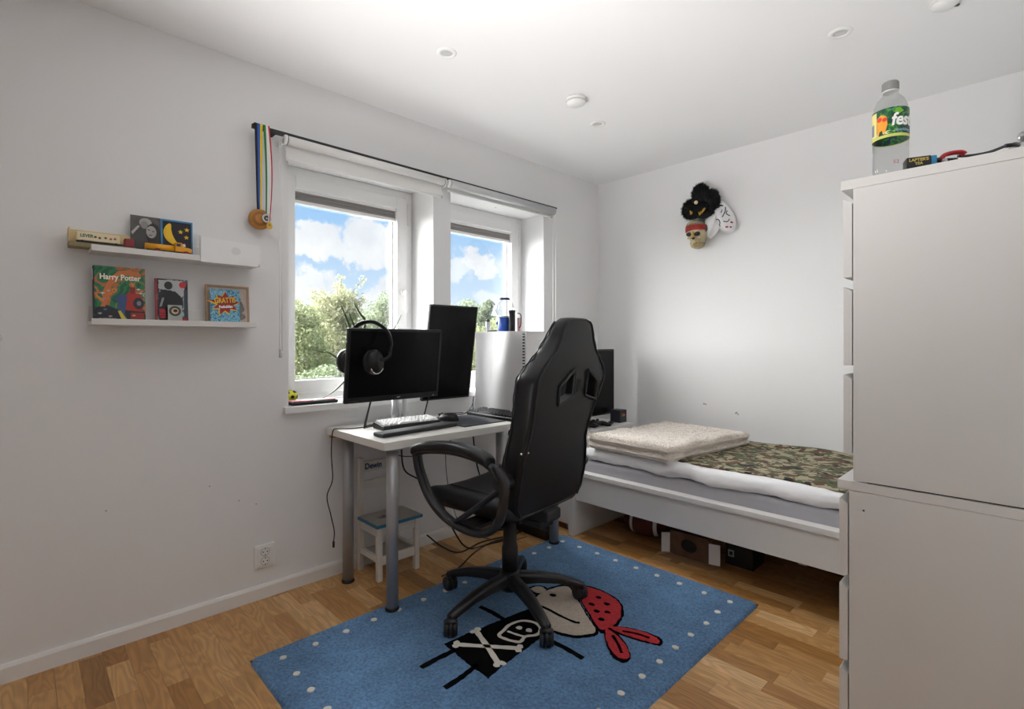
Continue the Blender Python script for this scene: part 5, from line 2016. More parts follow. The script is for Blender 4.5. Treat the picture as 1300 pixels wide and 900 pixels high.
zt = DZ + .0032
cable('loose_cable', 'thin black cable hanging over the left edge of the desk', [(.12, 1.33, zt), (.15, 1.24, zt), (.145, 1.155, zt), (.115, 1.105, zt + .001), (.098, 1.082, DZ - .01), (.092, 1.078, .62), (.095, 1.082, .50), (.080, 1.062, .42), (.085, 1.078, .33), (.092, 1.092, .25), (.090, 1.090, .20)], .0027, [(.090, 1.090, .20), (.089, 1.090, .172)])
cable('monitor_cable', 'two short black cables hanging below the landscape monitor', [(.225, 1.220, .90), (.20, 1.205, .80), (.175, 1.205, DZ + .004), (.13, 1.25, DZ + .004), (.10, 1.33, DZ + .004)], .0042)
cable('monitor_cable', 'black cable dropping behind the left side of the upright monitor', [(.20, 1.235, .91), (.178, 1.22, .80), (.16, 1.225, DZ + .004), (.15, 1.30, DZ + .004)], .0042)
cable('video_cable', 'black cable under the lower left corner of the upright monitor', [(.165, 1.585, .86), (.150, 1.575, .79), (.150, 1.565, .745), (.165, 1.60, DZ + .004), (.13, 1.70, DZ + .004), (.11, 1.80, DZ + .004)], .0036)
cable('mouse_cable', 'thin black cable looping behind the mouse', [(.205, 1.665, DZ + .012), (.15, 1.70, DZ + .008), (.12, 1.78, DZ + .004), (.13, 1.86, DZ + .006), (.10, 1.93, DZ + .03), (.085, 1.96, .80), (.075, 1.972, .83), (.09, 1.955, .80), (.12, 1.93, DZ + .024)], .0025)
cable('keyboard_cable', 'black cable curling at the left end of the full keyboard', [(.135, 1.935, DZ + .012), (.11, 1.90, DZ + .006), (.14, 1.82, DZ + .005), (.12, 1.74, DZ + .012), (.10, 1.78, DZ + .010), (.09, 1.88, DZ + .005)], .0028)
cable('charger_cable', 'thin cable strung below the desk top behind the front leg', [(.03, 1.30, .69), (.12, 1.36, .60), (.22, 1.44, .575), (.30, 1.58, .62), (.28, 1.75, .70)], .0025)
cable('power_cable', 'thick black cable running from the wall down under the office chair', [(.020, 1.50, .69), (.022, 1.505, .60), (.03, 1.52, .46), (.10, 1.58, .40), (.16, 1.66, .30), (.19, 1.72, .14), (.23, 1.80, .012), (.26, 1.95, .006), (.28, 2.08, .006), (.27, 2.17, .02)], .0045)
cable('power_cable', 'black cable bending along the floor from the child chair to the power box', [(.245, 1.52, .16), (.25, 1.62, .07), (.24, 1.74, .008), (.21, 1.92, .006), (.24, 2.08, .006), (.30, 2.17, .03)], .0040)
cable('floor_cable', 'thin black cable curving across the oak floor toward the rug', [(.27, 2.10, .0045), (.25, 1.95, .0045), (.30, 1.78, .0045), (.38, 1.62, .0045), (.40, 1.50, .0045)], .0034)
cable('thin_cable', 'very thin cable hanging from the desk beside the office chair seat', [(.045, 1.80, .70), (.04, 1.79, .50), (.06, 1.80, .30), (.10, 1.86, .08), (.18, 1.98, .0045), (.30, 2.05, .0045), (.36, 2.14, .02)], .0022)
cable('drop_cable', 'thick black cable hanging straight from the desk near the tower', [(.06, 1.98, .69), (.062, 1.985, .55), (.075, 2.02, .35), (.12, 2.10, .18), (.20, 2.19, .10)], .0045)
pb = thing('power_box', 'black power strip box on the floor behind the desk leg', 'power strip', (.30, 2.25, .0005))
obj('housing', MB().box(.160, .452, 2.205, 2.300, .0008, .060), BLACKP, pb, bev=.006)
for k in range(4):
    xx = .196 + k * .068
    so = obj('socket', MB().lathe([(.0001, .0595), (.016, .0595), (.019, .0625), (.022, .0625), (.022, .0600)], (xx, 2.252, 0), 20), GREYD, pb)
    if k != 1:
        obj('inserted_plug', MB().obox((xx, 2.252, .085), (.036, .034, .05), .2 * k), BLACKM, so, bev=.006)
t = thing('wall_outlet', 'white double power socket on the left wall above the skirting', 'power socket', (0, .803, .19))
obj('cover_plate', MB().box(.0006, .012, .760, .847, .138, .2425), WHITEP, t, bev=.004)
obj('face', MB().box(.0122, .0165, .770, .837, .1485, .232), WHITEP, t, bev=.0025)
for zz in (.1695, .211):
    so = obj('socket', MB().lathe([(.0165, .0164), (.0185, .0172), (.0195, .0164)], (0, .8035, zz), 28, axis='X'), mat('socket_ring', (.45, .45, .45), .5), t)
    obj('recess', MB().lathe([(.0001, .0168), (.0165, .0168)], (0, .8035, zz), 26, axis='X'), WHITEP, so)
    for s in (-1, 1):
        obj('pin_hole', MB().cyl((.0169, .8035 + s * .0085, zz), (.0174, .8035 + s * .0085, zz), .0028, n=12), BLACKM, so)
        obj('earth_clip', MB().box(.0169, .018, .8015, .8055, zz + s * .0135 - .002, zz + s * .0135 + .002), GREYD, so)
t = thing('wall_hook', 'small chrome hook on the left wall cut by the picture edge', 'hook', (0, -.045, 1.16))
obj('plate', MB().cyl((.0006, -.048, 1.172), (.010, -.048, 1.172), .012, n=18), CHROME, t)
obj('hook', MB().tube(spline([(.010, -.048, 1.172), (.024, -.048, 1.168), (.030, -.046, 1.150), (.022, -.046, 1.138), (.014, -.046, 1.146)], 5), .0035, 8), CHROME, t)

# ================================================================ WALL LEDGES
def ledge(label, y0, y1, z):
    t = thing('picture_ledge', label, 'shelf', (0, (y0 + y1) / 2, z))
    obj('back_board', MB().box(.0006, .012, y0, y1, z + .0003, z + .058), FOIL, t, bev=.001)
    obj('shelf_board', MB().box(.0006, .108, y0, y1, z - .012, z), FOIL, t, bev=.001)
    obj('front_lip', MB().box(.1083, .120, y0, y1, z - .012, z + .010), FOIL, t, bev=.0015)
    return t


ledge('white wooden picture ledge, the lower one with three books', .187, .735, 1.230)
ledge('white wooden picture ledge, the upper one with the toy trucks', .187, .750, 1.492)
LZ, UZ = 1.2306, 1.4926


def leaning(name, label, cat, y0, y1, z0, h, thick, x, lean):
    """board leaning on the wall: frame has x=right, y=up, z=out of the cover"""
    t = thing(name, label, cat, (x, (y0 + y1) / 2, z0))
    M = Matrix.Translation((x, (y0 + y1) / 2, z0)) @ Matrix.Rotation(-lean, 4, 'Y') @ Matrix(((0, 0, 1, 0), (1, 0, 0, 0), (0, 1, 0, 0), (0, 0, 0, 1)))
    return t, M


def plate(name, poly, h0, h1, M, m, parent, label=None):
    return obj(name, MB().prism(poly, h0, h1, M), m, parent, label=label)


def rect(x0, x1, y0, y1):
    return [(x0, y0), (x1, y0), (x1, y1), (x0, y1)]


def circ(x, y, rx, ry=None, n=18):
    ry = rx if ry is None else ry
    return [(x + rx * math.cos(a), y + ry * math.sin(a)) for a in np.linspace(0, 2 * PI, n, endpoint=False)]


# green fantasy book
t, M = leaning('green_book', 'thick green illustrated hardback with white title at the left of the lower ledge', 'book', .199, .352, LZ, .206, .03, .074, R(5))
w, h = .0765, .206
DKB = mat('dark_spine', lin('#161a2b'), .5)
obj('pages', MB().prism(rect(-w + .002, w - .002, .002, h - .002), -.026, -.002, M), PAPER, t)
obj('back_board', MB().prism(rect(-w, w, 0, h), -.030, -.027, M), DKB, t)
obj('spine', MB().prism(rect(-w - .002, -w + .0015, 0, h), -.030, .0005, M), DKB, t, label='dark blue spine')
obj('spine_label', MB().prism(rect(-w - .0028, -w - .0021, .155, .195), -.024, -.006, M), PAPER, t)
cov = obj('front_cover', MB().prism(rect(-w, w, 0, h), -.0015, .0005, M), ramp_mat('green_cover_print', [(0, '#0f5a37'), (.42, '#1d7a4c'), (.50, '#b9683a'), (.56, '#d98a3c'), (.60, '#2d6f50'), (.70, '#8fb8a0')], 14, 6, .35, distort=1.5), t)
K = lambda n_, p_, c_, hh=.0012: plate(n_, p_, .0004, hh, M, mat('ink_' + c_.lstrip('#'), lin(c_), .4), cov)
K('printed_ground', jag([(-w + .001, .001), (w - .001, .001), (w - .001, .040), (.045, .055), (.0, .045), (-.04, .06), (-w + .001, .052)], .006, .0015, False), '#20202e', .0007)
K('printed_smoke', [(-.060, .055), (-.048, .075), (-.055, .10), (-.045, .13), (-.03, .165), (-.005, .19), (.03, .198), (.06, .185), (.065, .17), (.03, .178), (-.005, .170), (-.025, .145), (-.030, .11), (-.038, .08), (-.045, .055)], '#c9733a', .0009)
K('printed_engine', [(.012, .045), (.066, .040), (.070, .075), (.062, .105), (.03, .115), (.012, .10)], '#a92f26', .0010)
K('printed_boiler', circ(.055, .072, .017, .022), '#2a2b33', .0013)
K('printed_lamp', circ(.056, .072, .007, .009), '#7d8791', .0015)
K('printed_funnel', rect(.028, .045, .108, .133), '#7f2226', .0011)
K('printed_bumper', [(.03, .012), (.072, .012), (.072, .036), (.03, .036)], '#8d2b25', .0011)
K('printed_cloak', [(-.022, .085), (.0, .105), (.02, .10), (.018, .07), (.012, .03), (.02, .012), (.005, .010), (-.008, .04), (-.008, .078)], '#35507f', .0013)
K('printed_trim', [(-.008, .04), (.002, .012), (.022, .006), (.012, .02), (.0, .042)], '#d6c63c', .0015)
for a, b, c in ((-.052, .105, '#c9cfd2'), (-.035, .115, '#b9b3a6'), (.055, .125, '#d5d9d4'), (.062, .11, '#c9cfc8'), (-.048, .085, '#8f8fb0'), (-.06, .03, '#a9a4a0'), (-.045, .045, '#5c6d92'), (-.03, .02, '#b0a08a'), (.04, .025, '#c9a06a')):
    K('printed_fleck', [(a - .007, b), (a, b + .004), (a + .007, b + .001), (a, b - .004)], c, .0012)
text('title_lettering', 'Harry Potter', .029, mat('title_white', lin('#efe9d8'), .4), cov, M @ Matrix.Translation((.0, .166, .0016)), .0004, sx=.80, bold=.0008, label='white title lettering')
text('author_lettering', 'J.K. ROWLING', .009, MATS['title_white'], cov, M @ Matrix.Translation((-.038, .010, .0016)), .0003, sx=.9)

# dark comic with red spine
t, M = leaning('dark_comic', 'black and grey comic book with a red spine in the middle of the lower ledge', 'book', .388, .496, LZ, .176, .01, .056, R(5))
w, h = .054, .176
obj('pages', MB().prism(rect(-w + .001, w - .001, .001, h - .001), -.010, -.001, M), PAPER, t)
obj('spine', MB().prism(rect(-w - .0015, -w + .004, 0, h), -.011, .0012, M), mat('dark_red', lin('#9d1f30'), .45), t, label='red spine')
cov = obj('front_cover', MB().prism(rect(-w + .004, w, 0, h), -.001, .0005, M), ramp_mat('night_city_print', [(0, '#0f1013'), (.46, '#24262a'), (.54, '#5b6066'), (.60, '#a9adb0'), (.66, '#33363b')], 26, 5, .4, stretch=(1, 1.4, .6)), t)
K('printed_sky', jag([(-.045, .172), (.038, .172), (.045, .115), (.02, .095), (-.012, .13), (-.045, .135)], .006, .002, False), '#b5b8ba', .0007)
K('printed_hood', circ(-.012, .150, .014, .016), '#121317', .0010)
K('printed_coat', jag([(-.045, .062), (.030, .062), (.036, .10), (.01, .128), (-.03, .132), (-.045, .12)], .006, .0015, False), '#191a1f', .0009)
K('printed_seal', circ(.036, .155, .012, .013), '#c22b35', .0012)
K('printed_tower', rect(.040, .053, .02, .135), '#2a3a44', .0009)
for k, (a, b, c) in enumerate(((-.043, -.022, .040), (-.043, -.022, .030), (-.040, -.022, .020), (-.043, -.020, .005), (-.043, -.024, .048))):
    K('printed_block', rect(a, b, c, c + .007), '#c4202c', .0011)
K('printed_badge', circ(.043, .012, .009), '#c4202c', .0012)
for a in (-.030, -.026):
    plate('printed_line', [(a - .012, .065), (a - .010, .065), (a - .001, .10), (a - .003, .10)], .0004, .0012, M, LENS, cov)
# grey card with round emblem, leaning on the comic
t, M = leaning('emblem_card', 'small grey card with a round green emblem leaning on the dark comic', 'card', .422, .472, LZ, .075, .002, .080, R(9))
obj('card', MB().prism(rect(-.024, .024, 0, .072), -.0008, .0008, M), mat('pale_grey_card', lin('#a9aba9'), .6), t)
em = plate('emblem_ring', circ(0, .048, .0205), .0006, .0012, M, mat('dark_green_ink', lin('#31423a'), .5), t)
plate('emblem_band', circ(0, .048, .0120), .0011, .0016, M, mat('pale_orange_ink', lin('#d9b48a'), .5), em)
plate('emblem_centre', circ(.001, .049, .0075, .0065), .0015, .0020, M, BLACKM, em)
plate('card_strip', rect(-.017, .017, .004, .013), .0006, .0012, M, mat('tan_strip', lin('#c2a878'), .5), t)

# framed drawing and greeting card
t, M = leaning('framed_drawing', 'thin wooden picture frame with a pale drawing at the right of the lower ledge', 'picture', .560, .728, LZ, .166, .012, .048, R(5))
w, h = .083, .166
fr = MB()
for r_ in (rect(-w, -w + .007, 0, h), rect(w - .007, w, 0, h), rect(-w + .007, w - .007, 0, .007), rect(-w + .007, w - .007, h - .007, h)):
    fr.prism(r_, -.008, .006, M)
obj('frame', fr, mat('birch_frame', lin('#b08e6d'), .5, var=(60, .1)), t)
dr = obj('drawing', MB().prism(rect(-w + .006, w - .006, .006, h - .006), -.004, .001, M), mat('drawing_paper', lin('#b9aba1'), .7, var=(20, .05)), t)
GD = mat('pencil_grey', lin('#77716d'), .7, var=(80, .3))
for pts in ([(.036, .098), (.048, .104), (.058, .090), (.064, .074), (.062, .058), (.048, .050), (.036, .058), (.034, .080)], [(.036, .046), (.050, .050), (.064, .044), (.068, .032), (.052, .020), (.036, .026)], [(.040, .118), (.050, .112), (.048, .100), (.038, .102)]):
    plate('drawn_animal', jag(pts, .005, .0012), .0008, .0014, M, GD, dr)
t, M = leaning('greeting_card', 'bright blue greeting card with a red star burst in front of the wooden frame', 'card', .572, .684, LZ, .150, .002, .072, R(6))
w, h = .056, .148
obj('card', MB().prism(rect(-w, w, 0, h), -.0008, .0008, M), ramp_mat('blue_swirl_print', [(0, '#2f6f98'), (.44, '#5aa6c4'), (.52, '#a9cdd6'), (.58, '#3f8db5'), (.66, '#8fbccb')], 60, 4, .5, distort=2.5), t)


def burst(s, cx_=0.0, cy_=.088):
    R0 = [.052, .030, .046, .030, .050, .030, .044, .026, .060, .026, .046, .028, .052, .030, .044, .028, .050, .029]
    return [(cx_ + s * r_ * 1.0 * math.cos(R(8) + 2 * PI * k / len(R0)), cy_ + s * r_ * .92 * math.sin(R(8) + 2 * PI * k / len(R0))) for k, r_ in enumerate(R0)]


bs = plate('yellow_burst', burst(1.16, -.003, .085), .0006, .0010, M, YEL, t)
bs2 = plate('red_burst', burst(1.08), .0009, .0014, M, mat('burst_red', lin('#9c2026'), .5), bs)
text('greeting_lettering', 'GRATTIS', .031, BLACKM, bs, M @ Matrix.Translation((.0015, .0985, .0015)) @ Matrix.Rotation(R(5), 4, 'Z'), .0003, sx=.66, bold=.0018)
text('greeting_lettering', 'GRATTIS', .031, mat('letter_yellow', lin('#eebb33'), .5), bs, M @ Matrix.Translation((0, .100, .0022)) @ Matrix.Rotation(R(5), 4, 'Z'), .0003, sx=.66, bold=.0010, label='yellow lettering')
text('small_lettering', 'Pratbubblan', .015, PAPER, bs, M @ Matrix.Translation((.002, .074, .0022)) @ Matrix.Rotation(R(5), 4, 'Z'), .0003, sx=.72, bold=.0008, label='white lettering')

# upper ledge
t = thing('toy_truck_box', 'long cream box with a toy delivery truck sticking out left on the upper ledge', 'toy box', (.05, .225, UZ))
CREAM = mat('cream_card', lin('#d9c493'), .6, var=(30, .05))
obj('tray', MB().box(.030, .095, .128, .318, UZ + .0004, UZ + .016), mat('olive_card', lin('#8a7f5c'), .7), t, bev=.001)
obj('back_wall', MB().box(.030, .034, .128, .318, UZ + .0162, UZ + .068), CREAM, t)
obj('end_wall', MB().box(.0342, .095, .128, .1315, UZ + .0162, UZ + .066), CREAM, t)
tr_ = obj('truck_body', MB().box(.052, .078, .150, .272, UZ + .026, UZ + .056), mat('cream_paint', lin('#e3d6b3'), .4), t, bev=.002)
obj('truck_chassis', MB().box(.054, .076, .150, .285, UZ + .020, UZ + .0255), BLACKM, tr_)
for yy in (.165, .262):
    obj('truck_wheel', MB().cyl((.052, yy, UZ + .0215), (.078, yy, UZ + .0215), .0055, n=14), BLACKM, tr_)
obj('truck_cab', MB().box(.050, .080, .286, .316, UZ + .018, UZ + .050), mat('maroon', lin('#93303b'), .4), t, bev=.004)
text('side_lettering', 'LEVER', .015, mat('teal_ink', lin('#2d5a5c'), .5), tr_, face_x(.178, UZ + .043, .0783), .0003, sx=.9, bold=.0005, label='dark teal lettering')
for k, (a, c) in enumerate(((.202, '#4a4630'), (.214, '#7b2b27'), (.231, '#5d5a45'), (.246, '#b4502f'), (.258, '#b4502f'))):
    plate('side_emblem', circ(0, 0, .0042, .004, 9), .0, .0006, face_x(a, UZ + .042 - .002 * (k % 2), .0781), mat('ink_' + c[1:], lin(c), .5), tr_)
t, M = leaning('photograph', 'black and white photograph of two people standing on the upper ledge', 'photograph', .310, .4045, UZ, .152, .002, .040, R(3))
w, h = .048, .152
G = lambda c: mat('photo_' + c[1:], lin(c), .35)
ph_ = obj('print', MB().prism(rect(-w, w, 0, h), -.0012, .0005, M), mat('photo_grey', lin('#4d4b4a'), .35, var=(40, .25)), t)
obj('white_edge', MB().prism(rect(-w - .001, w + .001, h - .001, h + .001), -.0012, .0008, M), PAPER, ph_)
for nm_, pl_, c, hh in (('printed_coat', [(-.046, .0), (.005, .0), (.008, .06), (.0, .105), (-.022, .112), (-.040, .095), (-.046, .06)], '#3a3938', .0008), ('printed_hair', circ(.0, .126, .020, .018), '#a3a19d', .0010), ('printed_head', circ(-.004, .117, .012, .015), '#8b8783', .0012),
                         ('printed_long_hair', [(.0, .075), (.006, .115), (.022, .128), (.040, .120), (.047, .095), (.047, .02), (.015, .02), (.008, .05)], '#151516', .0014), ('printed_face', circ(.018, .092, .0165, .024), '#a5a19d', .0018), ('printed_arm', [(-.046, .085), (-.025, .112), (-.018, .110), (-.042, .075)], '#b5b2ae', .0012)):
    plate(nm_, pl_, .0004, hh, M, G(c), ph_)
fc_ = [o_ for o_ in ph_.children][-2]
for a, b, rx, ry in ((.010, .099, .0045, .002), (.024, .095, .0045, .002), (.015, .079, .006, .0018)):
    plate('printed_feature', circ(a, b, rx, ry, 10), .0016, .0021, M, G('#3a3837'), ph_)
t, M = leaning('moon_picture', 'dark picture with a yellow moon and stars in a blue frame on the upper ledge', 'picture', .406, .514, UZ, .152, .006, .044, R(3))
w, h = .054, .150
fr = MB()
for r_ in (rect(-w, -w + .005, 0, h), rect(w - .005, w, 0, h), rect(-w + .005, w - .005, 0, .005), rect(-w + .005, w - .005, h - .006, h)):
    fr.prism(r_, -.004, .003, M)
obj('frame', fr, mat('sky_blue_paint', lin('#2f86b8'), .5), t, label='light blue frame')
pn = obj('panel', MB().prism(rect(-w + .004, w - .004, .004, h - .004), -.003, .0012, M), mat('night_blue', lin('#1b1a26'), .6), t)
moon = []
for k in range(15):
    a = R(100) + R(180) * k / 14
    moon.append((-.010 + .040 * math.cos(a), .090 + .050 * math.sin(a)))
for k in range(15):
    a = R(268) - R(160) * k / 14
    moon.append((.012 + .040 * math.cos(a), .104 + .055 * math.sin(a)))
moon = [(-.026, .136), (-.038, .124), (-.046, .104), (-.044, .084), (-.034, .066), (-.018, .054), (.004, .046), (.020, .040), (.006, .054), (-.006, .070), (-.016, .092), (-.020, .112), (-.020, .130)]
plate('moon', jag(moon, .006, 0), .0010, .0030, M, YEL, pn, 'yellow crescent moon')
for a, b in ((.012, .106), (.034, .117), (.032, .086)):
    plate('star', [(a + (.0095 if k % 2 == 0 else .0042) * math.sin(2 * PI * k / 10), b + (.0095 if k % 2 == 0 else .0042) * math.cos(2 * PI * k / 10)) for k in range(10)], .0010, .0026, M, YEL, pn)
# yellow tanker
t = thing('toy_tanker', 'yellow wooden toy tanker truck with red wheels on the upper ledge', 'toy truck', (.085, .425, UZ))
tz = UZ + .0004
obj('chassis', MB().box(.076, .094, .352, .495, tz + .010, tz + .0165), BLACKM, t)
obj('tank', MB().cyl((.085, .348, tz + .028), (.085, .440, tz + .028), .0125, n=20), ORANGE, t)
cbp = [(.442, .0168), (.500, .0168), (.500, .030), (.492, .034), (.472, .036), (.466, .052), (.444, .053)]
obj('cab', MB().prism(cbp, -.015, .015, Matrix(((0, 0, 1, .085), (1, 0, 0, 0), (0, 1, 0, tz), (0, 0, 0, 1)))), ORANGE, t, bev=.002)
obj('windscreen', MB().bar((.085, .4695, tz + .038), (.085, .4665, tz + .049), .024, .002, up=(1, 0, 0)), PAPER, t)
obj('side_window', MB().box(.1001, .1008, .447, .461, tz + .037, tz + .048), mat('window_navy', lin('#2b3150'), .3), t)
for yy in (.385, .480):
    for s in (-1, 1):
        wv = obj('wheel', MB().cyl((.085 + s * .0095, yy, tz + .0105), (.085 + s * .0165, yy, tz + .0105), .0105, n=20), BLACKM, t)
        obj('hub', MB().cyl((.085 + s * .0160, yy, tz + .0105), (.085 + s * .0178, yy, tz + .0105), .0072, n=16), RED, wv)
# paper hung over the lip
t = thing('paper_sheets', 'white folded paper sheets hanging over the right end of the upper ledge', 'paper', (.12, .635, UZ))
M = face_x(.635, UZ, .1226)
obj('front_sheet', MB().prism([(-.110, -.016), (.104, -.016), (.104, .072), (-.110, .086)], 0, .0012, M), PAPER, t)
obj('middle_sheet', MB().prism([(-.100, -.005), (.113, -.003), (.113, .074), (-.100, .084)], -.0022, -.0006, M), PAPER, t)
obj('back_sheet', MB().prism([(-.112, .012), (.095, .012), (.092, .078), (-.112, .090)], -.0190, -.0178, M), PAPER, t)
obj('faint_ring', MB().prism([(p[0] , p[1]) for p in circ(.018, .040, .018, .016, 24)], .0011, .0014, M), mat('faint_grey', (.74, .74, .74), .8), t)

# ================================================================ ON TOP OF THE UPPER CHEST
TZ = 1.5886
bx, by = 2.172, 1.656
t = thing('drink_bottle', 'clear plastic bottle with grey cap and green fruit label on the tall chest', 'bottle', (bx, by, TZ))
prof = [(.0001, .004), (.022, .0015), (.030, 0), (.037, .006), (.039, .02), (.0385, .06), (.0375, .066), (.039, .074), (.0395, .13), (.039, .168), (.036, .186), (.029, .203), (.020, .214), (.0165, .219), (.0165, .224)]
obj('body', MB().lathe(prof, (bx, by, TZ), 40), CLEARP, t)
obj('neck_ring', MB().lathe([(.0165, .224), (.0185, .2245), (.0185, .2275), (.0165, .228), (.0001, .2285)], (bx, by, TZ), 30), mat('clear_ring', (.62, .63, .62), .3), t)
cp = MB().lathe([(.0001, .2515), (.0165, .2512), (.0178, .249), (.0180, .229), (.0001, .229)], (bx, by, TZ), 36)
cap = obj('cap', cp, mat('grey_cap', lin('#8f918f'), .45), t)
for k in range(36):
    a = 2 * PI * k / 36
    obj('cap_rib', MB().obox((bx + .0182 * math.cos(a), by + .0182 * math.sin(a), TZ + .239), (.0012, .0014, .017), a), MATS['grey_cap'], cap)
# label: band of the bottle; angle 0 faces the camera
va = math.atan2(-by, 2.45 - bx)


def on_bottle(r):
    def f(v):
        a = va + v.x / .0395
        return Vector((bx + (r + v.z) * math.cos(a), by + (r + v.z) * math.sin(a), TZ + v.y))
    return f


def band(name, a0, a1, z0, z1, r, m, parent, tilt=0):
    mb = MB()
    n = 40
    f = on_bottle(r)
    for k in range(n + 1):
        s = a0 + (a1 - a0) * k / n
        for z in (z0, z1):
            mb.v.append(tuple(f(Vector((s, z + tilt * s, 0)))))
    for k in range(n):
        mb.f.append((2 * k, 2 * k + 2, 2 * k + 3, 2 * k + 1))
        mb.s.append(True)
    return obj(name, mb, m, parent)


c0 = .0395 * PI
lb = band('label', -c0, c0, .098, .172, .0400, ramp_mat('fruit_label_print', [(0, '#12402c'), (.48, '#1d5a3a'), (.55, '#4c9a3a'), (.60, '#17465a'), (.68, '#2c7a3c')], 40, 3, .35), t)
band('label_pale_rim', -c0, c0, .096, .1035, .0403, mat('label_yellow_green', lin('#c9cf6a'), .4), lb)
band('label_side_panel', -.060, -.032, .104, .168, .0403, mat('label_cream', lin('#e8dc8a'), .4), lb)
band('label_bar_code', -.052, -.040, .110, .140, .0405, mat('label_grey_blue', lin('#7d86a0'), .4), lb)


def patch_b(name, pts, r, m, parent):
    mb = MB()
    f = on_bottle(r)
    c = (sum(p[0] for p in pts) / len(pts), sum(p[1] for p in pts) / len(pts))
    mb.v = [tuple(f(Vector((p[0], p[1], 0)))) for p in pts] + [tuple(f(Vector((c[0], c[1], 0))))]
    n = len(pts)
    mb.f = [(k, (k + 1) % n, n) for k in range(n)]
    mb.s = [False] * n
    return obj(name, mb, m, parent)


ORF, RDF = mat('fruit_orange', lin('#f0a030'), .4), mat('fruit_red', lin('#d8402c'), .4)
patch_b('label_fruit', [(-.030, .106), (-.012, .106), (-.006, .130), (-.008, .150), (-.020, .158), (-.031, .150)], .0406, ORF, lb)
patch_b('label_fruit', circ(-.024, .146, .006, .006, 12), .0408, RDF, lb)
patch_b('label_fruit', circ(-.012, .143, .0055, .0055, 12), .0408, RDF, lb)
patch_b('label_leaf', [(.008, .158), (.018, .152), (.030, .160), (.020, .169), (.012, .168)], .0406, mat('leaf_green', lin('#6fb52e'), .4), lb)
patch_b('label_pale_edge', [(-.031, .104), (-.005, .105), (.010, .110), (-.005, .113), (-.030, .112)], .0407, mat('label_cream2', lin('#eee6c0'), .4), lb)
fb_ = on_bottle(.0410)
text('label_lettering', 'festis', .044, mat('label_white', lin('#f2f2f0'), .4), lb, None, .0003, sx=.80, shear=.2, align='LEFT', bold=.0012, bend=lambda v: fb_(v + Vector((.001, .138, 0))), label='white lettering')
text('small_lettering', 'sparkling', .010, mat('label_pale_blue', lin('#9fc0d8'), .4), lb, None, .0002, align='LEFT', bend=lambda v: fb_(v + Vector((.010, .112, 0))))
tx = mat('red_print', lin('#b04a52'), .5)
text('base_mark', '52', .013, tx, t, None, .0002, bend=lambda v: on_bottle(.0400)(v + Vector((.012, .030, 0))))

t = thing('tea_box', 'small black box with gold lettering and a blue end beside the bottle', 'box', (2.238, 1.665, TZ))
tm = Matrix.Translation((2.236, 1.668, TZ)) @ Matrix.Rotation(R(20), 4, 'Z')
obj('carton', MB().box(-.036, .014, -.020, .020, .0004, .038).xf(tm), mat('gloss_black_card', (.012, .012, .012), .3), t, bev=.001)
obj('blue_end', MB().box(.0143, .026, -.020, .020, .0004, .037).xf(tm), mat('tea_blue', lin('#2f86b5'), .4), t, bev=.002)
GL = mat('gold_ink', lin('#c9b25a'), .4)
text('lettering', "LAPTER'S", .0100, GL, t, tm @ face_my(-.011, .0300, -.0204), .0003, bold=.0003, label='gold lettering')
text('lettering', 'TEA', .0090, GL, t, tm @ face_my(-.011, .0205, -.0204), .0003, bold=.0003, label='gold lettering')
t = thing('red_headlamp', 'red and black folded gadget with a strap lying on the tall chest', 'gadget', (2.29, 1.72, TZ))
rm_ = Matrix.Translation((2.288, 1.712, TZ)) @ Matrix.Rotation(R(35), 4, 'Z')
obj('black_body', MB().box(-.026, .012, -.014, .014, .0006, .034).xf(rm_), BLACKP, t, bev=.006)
rs_ = MB().tube(spline([(-.024, -.004, .028), (-.018, -.004, .042), (0, -.004, .0475), (.020, -.004, .048), (.028, -.004, .043)], 5), .0065, 12, flat=(1.5, .8)).xf(rm_)
obj('red_shell', rs_, RED, t)
obj('strap', MB().tube(spline([(-.050, -.002, .007), (-.040, -.004, .028), (-.024, -.002, .034)], 5), .006, 8).xf(rm_), BLACKM, t)
obj('lens', MB().sphere((-.022, -.015, .026), .006, 12, 8).xf(rm_), LENS, t)
cb_ = thing('charging_cord', 'grey cord with a black tip running across the tall chest', 'cable', (2.36, 1.79, TZ))
obj('cord', MB().tube(spline([(2.300, 1.730, TZ + .042), (2.325, 1.75, TZ + .043), (2.355, 1.785, TZ + .052), (2.385, 1.815, TZ + .068)], 6), .0035, 8), GREYD, cb_)
obj('black_tip', MB().tube([(2.385, 1.815, TZ + .068), (2.400, 1.835, TZ + .072), (2.408, 1.847, TZ + .072)], .005, 10), BLACKP, cb_)
obj('coil', MB().tube([(2.315 + .022 * math.cos(a), 1.765 + .022 * math.sin(a), TZ + .005 + .005 * a / PI) for a in np.linspace(0, 6 * PI, 50)], .0035, 6), GREYD, cb_)
fg = thing('silver_figurine', 'small silver robot figurine at the right edge on the tall chest', 'figurine', (2.425, 1.90, TZ))
SV = mat('silver_toy', (.42, .42, .43), .3, metal=.85)
fx, fy = 2.418, 1.905
tor = MB().lathe([(.012, .046), (.020, .056), (.026, .078), (.018, .090), (.010, .094), (.0001, .095)], (fx, fy, TZ), 14)
obj('torso', tor, SV, fg)
obj('head', MB().sphere((fx - .002, fy, TZ + .107), (.013, .013, .015), 14, 10), SV, fg)
